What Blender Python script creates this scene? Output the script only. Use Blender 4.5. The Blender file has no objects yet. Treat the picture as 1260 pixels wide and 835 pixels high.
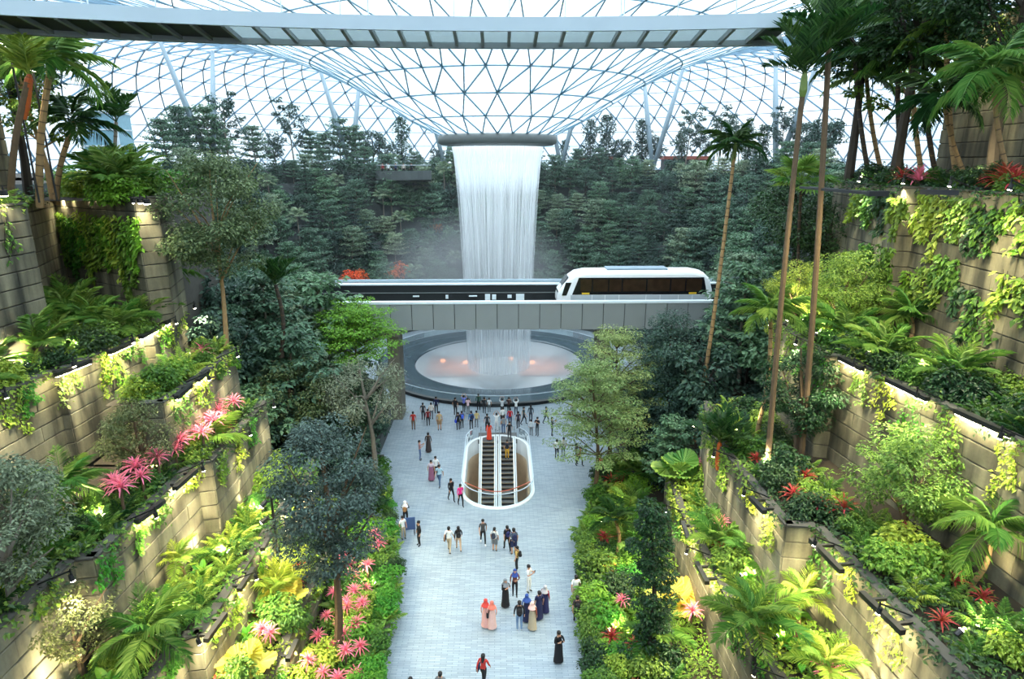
import bpy, bmesh, math, random
import numpy as np
from mathutils import Vector, Matrix

# ------------------------------------------------------------------ camera, sky, exposure
SC = bpy.context.scene
COL = SC.collection
R = math.radians
FPX = 780.0
PITCH = 15.6
cam_d = bpy.data.cameras.new('camera')
cam = bpy.data.objects.new('camera', cam_d)
COL.objects.link(cam)
cam_d.sensor_width = 36.0
cam_d.lens = FPX / 1260.0 * 36.0
cam_d.clip_end = 1000
cam.location = (0, 0, 24.0)
cam.rotation_euler = (R(90 - PITCH), 0, R(-1.25))
SC.camera = cam
SC.view_settings.view_transform = 'Standard'
SC.view_settings.look = 'None'
SC.view_settings.gamma = 1.0
SC.view_settings.use_curve_mapping = False
SC.view_settings.exposure = 0.72

world = bpy.data.worlds.new('overcast_sky')
SC.world = world
world.use_nodes = True
wn = world.node_tree.nodes
wl = world.node_tree.links
wbg = wn['Background']
wtc = wn.new('ShaderNodeTexCoord')
wns = wn.new('ShaderNodeTexNoise')
wns.inputs['Scale'].default_value = 2.2
wns.inputs['Detail'].default_value = 4
wmx = wn.new('ShaderNodeMix')
wmx.data_type = 'RGBA'
wmx.inputs[6].default_value = (0.66, 0.86, 1.0, 1)
wmx.inputs[7].default_value = (0.96, 0.99, 1.0, 1)
wrp = wn.new('ShaderNodeMapRange')
wrp.inputs[1].default_value = 0.38
wrp.inputs[2].default_value = 0.62
wl.new(wtc.outputs['Generated'], wns.inputs['Vector'])
wl.new(wns.outputs['Fac'], wrp.inputs[0])
wl.new(wrp.outputs[0], wmx.inputs[0])
wl.new(wmx.outputs[2], wbg.inputs['Color'])
# overcast luminance after the CIE formula: zenith three times as bright as the horizon
SKY_Z = 3.6
wsp = wn.new('ShaderNodeSeparateXYZ')
wl.new(wtc.outputs['Generated'], wsp.inputs[0])
wcl = wn.new('ShaderNodeMapRange')
wcl.inputs[1].default_value = 0.0
wcl.inputs[2].default_value = 1.0
wcl.inputs[3].default_value = SKY_Z / 3
wcl.inputs[4].default_value = SKY_Z
wl.new(wsp.outputs['Z'], wcl.inputs[0])
wl.new(wcl.outputs[0], wbg.inputs['Strength'])

CAMR = cam.rotation_euler.to_matrix()
CAML = Vector(cam.location)


def ray(px, py):
    return CAMR @ Vector(((px - 630) / FPX, -(py - 417.5) / FPX, -1.0))


def P(px, py, z=None, y=None, x=None):
    """point of the photograph's ray at a given height, depth or side distance"""
    d = ray(px, py)
    if z is not None:
        t = (z - CAML.z) / d.z
    elif y is not None:
        t = (y - CAML.y) / d.y
    else:
        t = (x - CAML.x) / d.x
    return CAML + d * t


def proj(p):
    q = CAMR.transposed() @ (Vector(p) - CAML)
    if q.z > -0.1:
        return (-9999, -9999, 0)
    return (630 + FPX * q.x / -q.z, 417.5 - FPX * q.y / -q.z, -q.z)


# ------------------------------------------------------------------ materials
def lin(c):
    c = c / 255.0
    return c / 12.92 if c <= 0.04045 else ((c + 0.055) / 1.055) ** 2.4


def rgb(r, g, b):
    return (lin(r), lin(g), lin(b), 1.0)


MATS = {}


def newmat(name):
    m = bpy.data.materials.new(name)
    m.use_nodes = True
    MATS[name] = m
    nt = m.node_tree
    for n in list(nt.nodes):
        nt.nodes.remove(n)
    out = nt.nodes.new('ShaderNodeOutputMaterial')
    return m, nt, out


def N(nt, typ, **kw):
    n = nt.nodes.new(typ)
    for k, v in kw.items():
        setattr(n, k, v)
    return n


def plain(name, col, rough=0.6, metal=0.0, noise=0.12, scale=3.0, spec=0.5, bump=0.0, rnd=0.0):
    m, nt, out = newmat(name)
    b = N(nt, 'ShaderNodeBsdfPrincipled')
    tc = N(nt, 'ShaderNodeTexCoord')
    ns = N(nt, 'ShaderNodeTexNoise')
    ns.inputs['Scale'].default_value = scale
    ns.inputs['Detail'].default_value = 3
    nt.links.new(tc.outputs['Object'], ns.inputs['Vector'])
    mr = N(nt, 'ShaderNodeMapRange')
    mr.inputs[3].default_value = 1 - noise
    mr.inputs[4].default_value = 1 + noise
    nt.links.new(ns.outputs['Fac'], mr.inputs[0])
    hs = N(nt, 'ShaderNodeHueSaturation')
    hs.inputs['Color'].default_value = col
    if rnd > 0:
        oi = N(nt, 'ShaderNodeObjectInfo')
        mr2 = N(nt, 'ShaderNodeMapRange')
        mr2.inputs[3].default_value = 1 - rnd
        mr2.inputs[4].default_value = 1 + rnd
        nt.links.new(oi.outputs['Random'], mr2.inputs[0])
        mu = N(nt, 'ShaderNodeMath', operation='MULTIPLY')
        nt.links.new(mr.outputs[0], mu.inputs[0])
        nt.links.new(mr2.outputs[0], mu.inputs[1])
        nt.links.new(mu.outputs[0], hs.inputs['Value'])
    else:
        nt.links.new(mr.outputs[0], hs.inputs['Value'])
    nt.links.new(hs.outputs['Color'], b.inputs['Base Color'])
    b.inputs['Roughness'].default_value = rough
    b.inputs['Metallic'].default_value = metal
    b.inputs['Specular IOR Level'].default_value = spec
    if bump > 0:
        bp = N(nt, 'ShaderNodeBump')
        bp.inputs['Strength'].default_value = bump
        nt.links.new(ns.outputs['Fac'], bp.inputs['Height'])
        nt.links.new(bp.outputs['Normal'], b.inputs['Normal'])
    nt.links.new(b.outputs[0], out.inputs['Surface'])
    return m


def leafmat(name, c1, c2, rough=0.45, tr=0.35, hue=0.03):
    """two-tone leaf: every leaf (mesh island) and every plant a little different"""
    m, nt, out = newmat(name)
    ge = N(nt, 'ShaderNodeNewGeometry')
    oi = N(nt, 'ShaderNodeObjectInfo')
    mx = N(nt, 'ShaderNodeMix', data_type='RGBA')
    mx.inputs[6].default_value = c1
    mx.inputs[7].default_value = c2
    nt.links.new(ge.outputs['Random Per Island'], mx.inputs[0])
    hs = N(nt, 'ShaderNodeHueSaturation')
    mr = N(nt, 'ShaderNodeMapRange')
    mr.inputs[3].default_value = 0.5 - hue
    mr.inputs[4].default_value = 0.5 + hue
    nt.links.new(oi.outputs['Random'], mr.inputs[0])
    nt.links.new(mr.outputs[0], hs.inputs['Hue'])
    mr2 = N(nt, 'ShaderNodeMapRange')
    mr2.inputs[3].default_value = 1.2
    mr2.inputs[4].default_value = 0.8
    nt.links.new(oi.outputs['Random'], mr2.inputs[0])
    nt.links.new(mr2.outputs[0], hs.inputs['Value'])
    nt.links.new(mx.outputs[2], hs.inputs['Color'])
    b = N(nt, 'ShaderNodeBsdfPrincipled')
    b.inputs['Roughness'].default_value = rough
    b.inputs['Specular IOR Level'].default_value = 0.35
    nt.links.new(hs.outputs['Color'], b.inputs['Base Color'])
    t = N(nt, 'ShaderNodeBsdfTranslucent')
    nt.links.new(hs.outputs['Color'], t.inputs['Color'])
    ms = N(nt, 'ShaderNodeMixShader')
    ms.inputs[0].default_value = tr
    nt.links.new(b.outputs[0], ms.inputs[1])
    nt.links.new(t.outputs[0], ms.inputs[2])
    nt.links.new(ms.outputs[0], out.inputs['Surface'])
    return m


def emis(name, col, s):
    m, nt, out = newmat(name)
    e = N(nt, 'ShaderNodeEmission')
    e.inputs['Color'].default_value = col
    e.inputs['Strength'].default_value = s
    nt.links.new(e.outputs[0], out.inputs['Surface'])
    return m


def thin_glass(name, tint, refl=0.5, rough=0.05, milky=0.0, milkcol=(0.8, 0.9, 1, 1), blend=0.35):
    m, nt, out = newmat(name)
    t = N(nt, 'ShaderNodeBsdfTransparent')
    t.inputs['Color'].default_value = tint
    g = N(nt, 'ShaderNodeBsdfGlossy')
    g.inputs['Roughness'].default_value = rough
    lw = N(nt, 'ShaderNodeLayerWeight')
    lw.inputs['Blend'].default_value = blend
    mu = N(nt, 'ShaderNodeMath', operation='MULTIPLY')
    mu.inputs[1].default_value = refl
    nt.links.new(lw.outputs['Fresnel'], mu.inputs[0])
    ms = N(nt, 'ShaderNodeMixShader')
    nt.links.new(mu.outputs[0], ms.inputs[0])
    nt.links.new(t.outputs[0], ms.inputs[1])
    nt.links.new(g.outputs[0], ms.inputs[2])
    last = ms
    if milky > 0:
        d = N(nt, 'ShaderNodeBsdfTranslucent')
        d.inputs['Color'].default_value = milkcol
        d2 = N(nt, 'ShaderNodeBsdfDiffuse')
        d2.inputs['Color'].default_value = milkcol
        dm = N(nt, 'ShaderNodeMixShader')
        dm.inputs[0].default_value = 0.5
        nt.links.new(d.outputs[0], dm.inputs[1])
        nt.links.new(d2.outputs[0], dm.inputs[2])
        m2 = N(nt, 'ShaderNodeMixShader')
        m2.inputs[0].default_value = milky
        nt.links.new(ms.outputs[0], m2.inputs[1])
        nt.links.new(dm.outputs[0], m2.inputs[2])
        last = m2
    nt.links.new(last.outputs[0], out.inputs['Surface'])
    return m


def floor_mat():
    m, nt, out = newmat('stone_paving')
    b = N(nt, 'ShaderNodeBsdfPrincipled')
    tc = N(nt, 'ShaderNodeTexCoord')
    br = N(nt, 'ShaderNodeTexBrick')
    br.inputs['Color1'].default_value = rgb(140, 153, 162)
    br.inputs['Color2'].default_value = rgb(161, 173, 181)
    br.inputs['Mortar'].default_value = rgb(112, 126, 136)
    br.inputs['Scale'].default_value = 1.0
    br.inputs['Mortar Size'].default_value = 0.012
    br.inputs['Brick Width'].default_value = 0.6
    br.inputs['Row Height'].default_value = 0.12
    nt.links.new(tc.outputs['Object'], br.inputs['Vector'])
    ns = N(nt, 'ShaderNodeTexNoise')
    ns.inputs['Scale'].default_value = 0.5
    ns.inputs['Detail'].default_value = 5
    nt.links.new(tc.outputs['Object'], ns.inputs['Vector'])
    mr = N(nt, 'ShaderNodeMapRange')
    mr.inputs[3].default_value = 0.8
    mr.inputs[4].default_value = 1.15
    nt.links.new(ns.outputs['Fac'], mr.inputs[0])
    hs = N(nt, 'ShaderNodeHueSaturation')
    nt.links.new(br.outputs['Color'], hs.inputs['Color'])
    nt.links.new(mr.outputs[0], hs.inputs['Value'])
    nt.links.new(hs.outputs['Color'], b.inputs['Base Color'])
    mr3 = N(nt, 'ShaderNodeMapRange')
    mr3.inputs[3].default_value = 0.2
    mr3.inputs[4].default_value = 0.5
    nt.links.new(ns.outputs['Fac'], mr3.inputs[0])
    nt.links.new(mr3.outputs[0], b.inputs['Roughness'])
    nt.links.new(b.outputs[0], out.inputs['Surface'])
    return m


def panel_mat():
    """weathered precast concrete: every panel its own tone, streaks and moss of their own shape"""
    m, nt, out = newmat('concrete_panel')
    b = N(nt, 'ShaderNodeBsdfPrincipled')
    ge = N(nt, 'ShaderNodeNewGeometry')
    oi = N(nt, 'ShaderNodeObjectInfo')
    mp = N(nt, 'ShaderNodeMapping')
    mp.inputs['Scale'].default_value = (1.2, 1.2, 0.22)
    nt.links.new(ge.outputs['Position'], mp.inputs['Vector'])
    ns = N(nt, 'ShaderNodeTexNoise')
    ns.inputs['Scale'].default_value = 1.0
    ns.inputs['Detail'].default_value = 6
    nt.links.new(mp.outputs[0], ns.inputs['Vector'])
    n2 = N(nt, 'ShaderNodeTexNoise')
    n2.inputs['Scale'].default_value = 9.0
    n2.inputs['Detail'].default_value = 4
    nt.links.new(ge.outputs['Position'], n2.inputs['Vector'])
    cr = N(nt, 'ShaderNodeValToRGB')
    cr.color_ramp.elements[0].position = 0.32
    cr.color_ramp.elements[0].color = rgb(52, 51, 42)
    cr.color_ramp.elements[1].position = 0.66
    cr.color_ramp.elements[1].color = rgb(132, 126, 104)
    nt.links.new(ns.outputs['Fac'], cr.inputs[0])
    mr = N(nt, 'ShaderNodeMapRange')
    mr.inputs[3].default_value = 0.68
    mr.inputs[4].default_value = 1.2
    nt.links.new(oi.outputs['Random'], mr.inputs[0])
    mr2 = N(nt, 'ShaderNodeMapRange')
    mr2.inputs[3].default_value = 0.8
    mr2.inputs[4].default_value = 1.2
    nt.links.new(n2.outputs['Fac'], mr2.inputs[0])
    mu = N(nt, 'ShaderNodeMath', operation='MULTIPLY')
    nt.links.new(mr.outputs[0], mu.inputs[0])
    nt.links.new(mr2.outputs[0], mu.inputs[1])
    hs = N(nt, 'ShaderNodeHueSaturation')
    nt.links.new(cr.outputs[0], hs.inputs['Color'])
    nt.links.new(mu.outputs[0], hs.inputs['Value'])
    nt.links.new(hs.outputs['Color'], b.inputs['Base Color'])
    b.inputs['Roughness'].default_value = 0.85
    bp = N(nt, 'ShaderNodeBump')
    bp.inputs['Strength'].default_value = 0.25
    nt.links.new(n2.outputs['Fac'], bp.inputs['Height'])
    nt.links.new(bp.outputs['Normal'], b.inputs['Normal'])
    nt.links.new(b.outputs[0], out.inputs['Surface'])
    return m


def water_mat(name, lo, hi, sx, sz, dens, glow=0.0):
    """falling sheet of water: vertical strands, denser near the lip"""
    m, nt, out = newmat(name)
    tc = N(nt, 'ShaderNodeTexCoord')
    mp = N(nt, 'ShaderNodeMapping')
    mp.inputs['Scale'].default_value = (sx, 1, sz)
    nt.links.new(tc.outputs['UV'], mp.inputs['Vector'])
    ns = N(nt, 'ShaderNodeTexNoise')
    ns.inputs['Scale'].default_value = 1.0
    ns.inputs['Detail'].default_value = 4
    ns.inputs['Roughness'].default_value = 0.65
    nt.links.new(mp.outputs[0], ns.inputs['Vector'])
    sep = N(nt, 'ShaderNodeSeparateXYZ')
    nt.links.new(tc.outputs['UV'], sep.inputs[0])
    top = N(nt, 'ShaderNodeMapRange')
    top.inputs[1].default_value = 0.80
    top.inputs[2].default_value = 0.97
    top.inputs[3].default_value = 0.0
    top.inputs[4].default_value = 0.55
    nt.links.new(sep.outputs['Y'], top.inputs[0])
    ad = N(nt, 'ShaderNodeMath', operation='ADD')
    mr = N(nt, 'ShaderNodeMapRange')
    mr.inputs[1].default_value = lo
    mr.inputs[2].default_value = hi
    mr.inputs[3].default_value = 0.04
    mr.inputs[4].default_value = dens
    nt.links.new(ns.outputs['Fac'], mr.inputs[0])
    nt.links.new(mr.outputs[0], ad.inputs[0])
    nt.links.new(top.outputs[0], ad.inputs[1])
    ad.use_clamp = True
    t = N(nt, 'ShaderNodeBsdfTransparent')
    d = N(nt, 'ShaderNodeBsdfDiffuse')
    d.inputs['Color'].default_value = (0.93, 0.97, 1, 1)
    tl = N(nt, 'ShaderNodeBsdfTranslucent')
    tl.inputs['Color'].default_value = (0.93, 0.97, 1, 1)
    ms0 = N(nt, 'ShaderNodeMixShader')
    ms0.inputs[0].default_value = 0.5
    nt.links.new(d.outputs[0], ms0.inputs[1])
    nt.links.new(tl.outputs[0], ms0.inputs[2])
    ms = N(nt, 'ShaderNodeMixShader')
    nt.links.new(ad.outputs[0], ms.inputs[0])
    nt.links.new(t.outputs[0], ms.inputs[1])
    nt.links.new(ms0.outputs[0], ms.inputs[2])
    nt.links.new(ms.outputs[0], out.inputs['Surface'])
    return m


M_floor = floor_mat()
M_panel = panel_mat()
plain('concrete_core', rgb(70, 68, 62), 0.9, noise=0.25)
plain('soil', rgb(46, 38, 28), 0.95, noise=0.35, scale=2, bump=0.4)
plain('terrace_stone', rgb(72, 78, 78), 0.85, noise=0.35, scale=0.6)
plain('black_steel', rgb(26, 27, 30), 0.45, noise=0.1)
plain('steel_white', rgb(200, 212, 220), 0.4, noise=0.04)
plain('steel_grid', rgb(112, 150, 172), 0.4, noise=0.04)
plain('steel_grid_pale', rgb(118, 152, 176), 0.4, noise=0.04)
plain('column_grey', rgb(140, 158, 170), 0.4, noise=0.04)
plain('fascia_grey', rgb(168, 184, 194), 0.45, noise=0.06, scale=0.5)
plain('mullion_grey', rgb(112, 118, 118), 0.5)
plain('girder_panel', rgb(138, 143, 142), 0.5, noise=0.05, scale=0.8, rnd=0.04)
plain('girder_cap', rgb(225, 236, 240), 0.35, noise=0.03)
plain('track_dark', rgb(30, 36, 38), 0.5)
plain('pier_concrete', rgb(118, 112, 100), 0.8)
plain('train_white', rgb(238, 240, 240), 0.25, noise=0.03)
plain('train_silver', rgb(176, 184, 190), 0.3, noise=0.04)
plain('train_glass', rgb(24, 24, 28), 0.12, noise=0.25, scale=1.2)
plain('train_glass_warm', rgb(50, 36, 26), 0.15, noise=0.7, scale=1.6)
plain('train_roof', rgb(130, 148, 162), 0.4)
plain('sign_yellow', rgb(220, 180, 40), 0.5)
plain('warm_seat', rgb(150, 90, 45), 0.6)
plain('white_paint', rgb(240, 243, 243), 0.35, noise=0.02)
plain('beige_wall', rgb(232, 206, 172), 0.7)
plain('dark_floor', rgb(110, 112, 112), 0.5)
plain('storey_floor', rgb(150, 160, 168), 0.5)
plain('brown_floor', rgb(140, 92, 74), 0.6, noise=0.4, scale=0.35)
plain('step_tread', rgb(96, 96, 94), 0.5, noise=0.08)
plain('step_riser', rgb(28, 28, 28), 0.5)
plain('step_edge', rgb(190, 150, 60), 0.5)
plain('pond_slate', rgb(74, 88, 96), 0.12, noise=0.25, scale=0.5, spec=0.8)
plain('pond_kerb', rgb(20, 24, 26), 0.3)
plain('orange_rope', rgb(190, 96, 70), 0.6)
plain('bark_tan', rgb(150, 122, 84), 0.85, noise=0.35, scale=5)
plain('bark_brown', rgb(92, 74, 54), 0.85, noise=0.35, scale=5)
plain('bark_dark', rgb(54, 46, 38), 0.85, noise=0.3, scale=5)
plain('bark_grey', rgb(120, 112, 100), 0.85, noise=0.35, scale=5)
plain('crownshaft_orange', rgb(176, 82, 24), 0.5, noise=0.25)
plain('crownshaft_green', rgb(98, 118, 52), 0.5, noise=0.2)
plain('red_brown', rgb(140, 66, 48), 0.6)
plain('slate_roof', rgb(66, 76, 88), 0.5)
plain('dark_wall', rgb(34, 38, 42), 0.7)
plain('blue_glass', rgb(120, 160, 176), 0.15, noise=0.15)
thin_glass('roof_glass', (0.90, 0.96, 1.0, 1), 0.85, 0.1, 0.05, (0.85, 0.94, 1, 1), 0.5)
thin_glass('funnel_glass', (0.92, 0.97, 1.0, 1), 0.4, 0.1, 0.5, (0.93, 0.98, 1, 1))
thin_glass('clear_glass', (0.90, 0.97, 0.97, 1), 0.6, 0.03)
thin_glass('bridge_glass', (0.93, 0.99, 1, 1), 0.15, 0.05, 0.05, (0.8, 0.95, 1, 1))
thin_glass('bowl_acrylic', (0.80, 0.88, 0.90, 1), 0.8, 0.12, 0.45, (0.85, 0.92, 0.97, 1))
water_mat('water_outer', 0.44, 0.70, 260, 2.2, 0.72)
water_mat('water_inner', 0.40, 0.66, 140, 1.6, 0.65)
emis('lamp_glow', (1.0, 0.86, 0.6, 1), 30)
emis('shop_glow', (1.0, 0.36, 0.14, 1), 1.3)
leafmat('leaf_valley', rgb(54, 88, 66), rgb(108, 142, 112), tr=0.25)  # valley haze mixed into this green, lighter and bluer
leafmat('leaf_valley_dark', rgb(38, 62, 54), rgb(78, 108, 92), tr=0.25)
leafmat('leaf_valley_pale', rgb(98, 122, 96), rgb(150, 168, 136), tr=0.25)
leafmat('leaf_mid', rgb(52, 92, 34), rgb(112, 150, 58))
leafmat('leaf_dark', rgb(22, 46, 24), rgb(58, 92, 48), tr=0.25)
leafmat('leaf_lime', rgb(96, 134, 36), rgb(170, 190, 74))
leafmat('leaf_lit', rgb(72, 104, 34), rgb(164, 186, 84))
leafmat('leaf_bright', rgb(70, 130, 36), rgb(120, 176, 60))
leafmat('leaf_blue', rgb(36, 56, 50), rgb(100, 122, 110), tr=0.2)
leafmat('leaf_grey', rgb(92, 104, 82), rgb(150, 158, 130), tr=0.25)
leafmat('leaf_greygreen', rgb(58, 76, 56), rgb(120, 136, 106), tr=0.25)
leafmat('leaf_oak', rgb(50, 76, 46), rgb(110, 132, 88), tr=0.3)
leafmat('leaf_layered', rgb(92, 124, 66), rgb(156, 176, 110), tr=0.3)
leafmat('leaf_olive', rgb(70, 84, 46), rgb(112, 122, 76), tr=0.3)
leafmat('frond_green', rgb(64, 112, 40), rgb(126, 160, 74))
leafmat('frond_dark', rgb(22, 58, 26), rgb(62, 98, 44), tr=0.3)
leafmat('frond_lime', rgb(126, 160, 58), rgb(184, 200, 96))
leafmat('frond_yellow', rgb(196, 176, 62), rgb(228, 214, 104), tr=0.4)
leafmat('leaf_pink', rgb(206, 70, 110), rgb(246, 150, 170), tr=0.4, hue=0.02)
leafmat('leaf_red', rgb(120, 34, 36), rgb(196, 84, 66), tr=0.35, hue=0.02)
leafmat('leaf_orange', rgb(214, 84, 28), rgb(246, 150, 80), tr=0.4, hue=0.02)


# ------------------------------------------------------------------ mesh helpers
class MB:
    def __init__(s):
        s.v, s.f, s.m, s.n = [], [], [], 0

    def add(s, vs, fs, mi=0):
        s.v.extend([tuple(p) for p in vs])
        s.f.extend([tuple(i + s.n for i in f) for f in fs])
        s.m.extend([mi] * len(fs))
        s.n += len(vs)
        return s

    def addnp(s, vs, fs, mi=0):
        s.v.extend(vs.tolist())
        s.f.extend((fs + s.n).tolist())
        s.m.extend([mi] * len(fs))
        s.n += len(vs)
        return s

    def box(s, x0, x1, y0, y1, z0, z1, mi=0):
        vs = [(x, y, z) for z in (z0, z1) for y in (y0, y1) for x in (x0, x1)]
        fs = [(0, 2, 3, 1), (4, 5, 7, 6), (0, 1, 5, 4), (2, 6, 7, 3), (0, 4, 6, 2), (1, 3, 7, 5)]
        return s.add(vs, fs, mi)

    def bar(s, a, b, w, h=None, mi=0, up=(0, 0, 1)):
        a, b = Vector(a), Vector(b)
        h = h or w
        t = (b - a)
        if t.length < 1e-6:
            return s
        t.normalize()
        u = Vector(up)
        if abs(t.dot(u)) > 0.98:
            u = Vector((1, 0, 0))
        r = t.cross(u).normalized()
        u = r.cross(t)
        vs = []
        for p in (a, b):
            for i, j in ((-1, -1), (1, -1), (1, 1), (-1, 1)):
                vs.append(p + r * (i * w / 2) + u * (j * h / 2))
        fs = [(0, 1, 5, 4), (1, 2, 6, 5), (2, 3, 7, 6), (3, 0, 4, 7), (3, 2, 1, 0), (4, 5, 6, 7)]
        return s.add(vs, fs, mi)

    def tube(s, pts, rad, n=6, mi=0, cap=True):
        pts = [Vector(p) for p in pts]
        if not hasattr(rad, '__len__'):
            rad = [rad] * len(pts)
        ref = Vector((0.31, 0.95, 0.07))
        vs = []
        for i, p in enumerate(pts):
            t = (pts[min(i + 1, len(pts) - 1)] - pts[max(i - 1, 0)])
            t.normalize()
            a = t.cross(ref)
            if a.length < 0.15:
                a = t.cross(Vector((1, 0, 0)))
            a.normalize()
            b = t.cross(a)
            for k in range(n):
                an = 2 * math.pi * k / n
                vs.append(p + (a * math.cos(an) + b * math.sin(an)) * rad[i])
        fs = []
        for i in range(len(pts) - 1):
            for k in range(n):
                k2 = (k + 1) % n
                fs.append((i * n + k, i * n + k2, (i + 1) * n + k2, (i + 1) * n + k))
        if cap:
            fs.append(tuple(range(n - 1, -1, -1)))
            fs.append(tuple((len(pts) - 1) * n + k for k in range(n)))
        return s.add(vs, fs, mi)

    def lathe(s, prof, n=32, c=(0, 0, 0), mi=0, a0=0.0, a1=2 * math.pi):
        full = abs(a1 - a0 - 2 * math.pi) < 1e-6
        m = n if full else n + 1
        vs = []
        for (r, z) in prof:
            for k in range(m):
                a = a0 + (a1 - a0) * k / n
                vs.append((c[0] + r * math.cos(a), c[1] + r * math.sin(a), c[2] + z))
        fs = []
        for i in range(len(prof) - 1):
            for k in range(n):
                k2 = (k + 1) % m
                fs.append((i * m + k, i * m + k2, (i + 1) * m + k2, (i + 1) * m + k))
        return s.add(vs, fs, mi)

    def ball(s, c, r, nu=8, nv=5, mi=0):
        rx, ry, rz = r if hasattr(r, '__len__') else (r, r, r)
        vs = [(c[0], c[1], c[2] - rz)]
        for j in range(1, nv):
            ph = -math.pi / 2 + math.pi * j / nv
            for i in range(nu):
                a = 2 * math.pi * i / nu
                vs.append((c[0] + rx * math.cos(ph) * math.cos(a), c[1] + ry * math.cos(ph) * math.sin(a), c[2] + rz * math.sin(ph)))
        vs.append((c[0], c[1], c[2] + rz))
        fs = []
        for i in range(nu):
            fs.append((0, 1 + (i + 1) % nu, 1 + i))
        for j in range(nv - 2):
            for i in range(nu):
                a = 1 + j * nu
                fs.append((a + i, a + (i + 1) % nu, a + nu + (i + 1) % nu, a + nu + i))
        L = len(vs) - 1
        a = 1 + (nv - 2) * nu
        for i in range(nu):
            fs.append((a + i, a + (i + 1) % nu, L))
        return s.add(vs, fs, mi)

    def mesh(s, name, mats, smooth=False):
        me = bpy.data.meshes.new(name)
        me.from_pydata(s.v, [], s.f)
        if not isinstance(mats, (list, tuple)):
            mats = [mats]
        for m in mats:
            me.materials.append(MATS[m] if isinstance(m, str) else m)
        if len(mats) > 1:
            me.polygons.foreach_set('material_index', s.m)
        if smooth:
            me.polygons.foreach_set('use_smooth', [True] * len(s.f))
        me.update()
        return me

    def build(s, name, mats, parent=None, smooth=False, **kw):
        return ob(name, s.mesh(name, mats, smooth), parent, **kw)


def ob(name, data, parent=None, loc=None, rot=None, scale=None, label=None, cat=None, group=None, kind=None):
    o = bpy.data.objects.new(name, data)
    COL.objects.link(o)
    if parent is not None:
        o.parent = parent
    if loc is not None:
        o.location = loc
    if rot is not None:
        o.rotation_euler = rot
    if scale is not None:
        o.scale = scale if hasattr(scale, '__len__') else (scale,) * 3
    tag(o, label, cat, group, kind)
    return o


def tag(o, label=None, cat=None, group=None, kind=None):
    if label:
        o['label'] = label
    if cat:
        o['category'] = cat
    if group:
        o['group'] = group
    if kind:
        o['kind'] = kind
    return o


def empty(name, loc=(0, 0, 0), rz=0.0, **kw):
    o = ob(name, None, None, loc, (0, 0, rz), **kw)
    o.empty_display_size = 0.2
    return o


KIDS = {}


def kids(o):
    return [c for c in COL.objects if c.parent == o]


def copy_tree(src, children, loc, rz=0.0, sc=1.0, label=None, group=None, mats=None):
    r = src.copy()
    COL.objects.link(r)
    r.location = loc
    r.rotation_euler = (0, 0, rz)
    r.scale = (sc, sc, sc) if not hasattr(sc, '__len__') else sc
    if label:
        r['label'] = label
    if group:
        r['group'] = group
    for ch in children:
        c = ch.copy()
        COL.objects.link(c)
        c.parent = r
    return r


# leaves -------------------------------------------------------------
def norm(a):
    return a / np.maximum(np.linalg.norm(a, axis=1, keepdims=True), 1e-9)


def leaf_arr(pos, axis, nrm, L, W, fold=0.18, droop=0.0):
    """folded four-point leaves, one island each"""
    n = len(pos)
    axis = norm(axis)
    side = norm(np.cross(axis, nrm))
    up = np.cross(side, axis)
    L = np.broadcast_to(np.asarray(L, float).reshape(-1, 1), (n, 1))
    W = np.broadcast_to(np.asarray(W, float).reshape(-1, 1), (n, 1))
    mid = pos + axis * L * 0.45 + up * W * fold
    tip = pos + axis * L - np.array([[0, 0, 1.0]]) * L * droop
    vs = np.empty((n, 4, 3))
    vs[:, 0] = pos
    vs[:, 1] = mid + side * W * 0.5
    vs[:, 2] = tip
    vs[:, 3] = mid - side * W * 0.5
    b = (np.arange(n) * 4)[:, None]
    fs = np.concatenate([b + np.array([[0, 1, 2]]), b + np.array([[0, 2, 3]])], 0)
    return vs.reshape(-1, 3), fs


def cloud(rng, cen, rad, per, L, W, flat=0.6, upw=0.8, droop=0.1, outw=0.5):
    """leaf clumps: cen (n,3) centres, rad (n,) radii, per leaves each"""
    cen = np.asarray(cen, float)
    rad = np.asarray(rad, float)
    n = len(cen)
    c = np.repeat(cen, per, 0)
    r = np.repeat(rad, per)[:, None]
    d = norm(rng.normal(size=(n * per, 3)))
    rr = rng.uniform(0.35, 1.0, (n * per, 1)) ** 0.6
    off = d * rr * r
    off[:, 2] *= flat
    pos = c + off
    nrm = norm(np.array([[0, 0, upw]]) + d * outw + rng.normal(size=d.shape) * 0.35)
    ax = norm(d * np.array([[1, 1, 0.3]]) + rng.normal(size=d.shape) * 0.5)
    ax = norm(ax - nrm * np.sum(ax * nrm, 1, keepdims=True))
    s = rng.uniform(0.7, 1.3, n * per)
    return leaf_arr(pos, ax, nrm, L * s, W * s, 0.15, droop)


# ------------------------------------------------------------------ the setting: floor, pond pit, terraces
PC = Vector((0, 75.3, 0))          # pond centre
rnd = random.Random(7)
RNG = np.random.default_rng(11)
ESC_R, ESC_A, ESC_B = 2.82, 43.4, 50.6     # escalator void: half width, centres of the rounded ends
ESC_X = -0.15


def stadium(r, n=20, a=ESC_A, b=ESC_B, cx=ESC_X):
    pts = []
    for k in range(n + 1):
        t = math.pi + math.pi * k / n
        pts.append((cx + r * math.cos(t), a + r * math.sin(t)))
    for k in range(n + 1):
        t = math.pi * k / n
        pts.append((cx + r * math.cos(t), b + r * math.sin(t)))
    return pts


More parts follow.
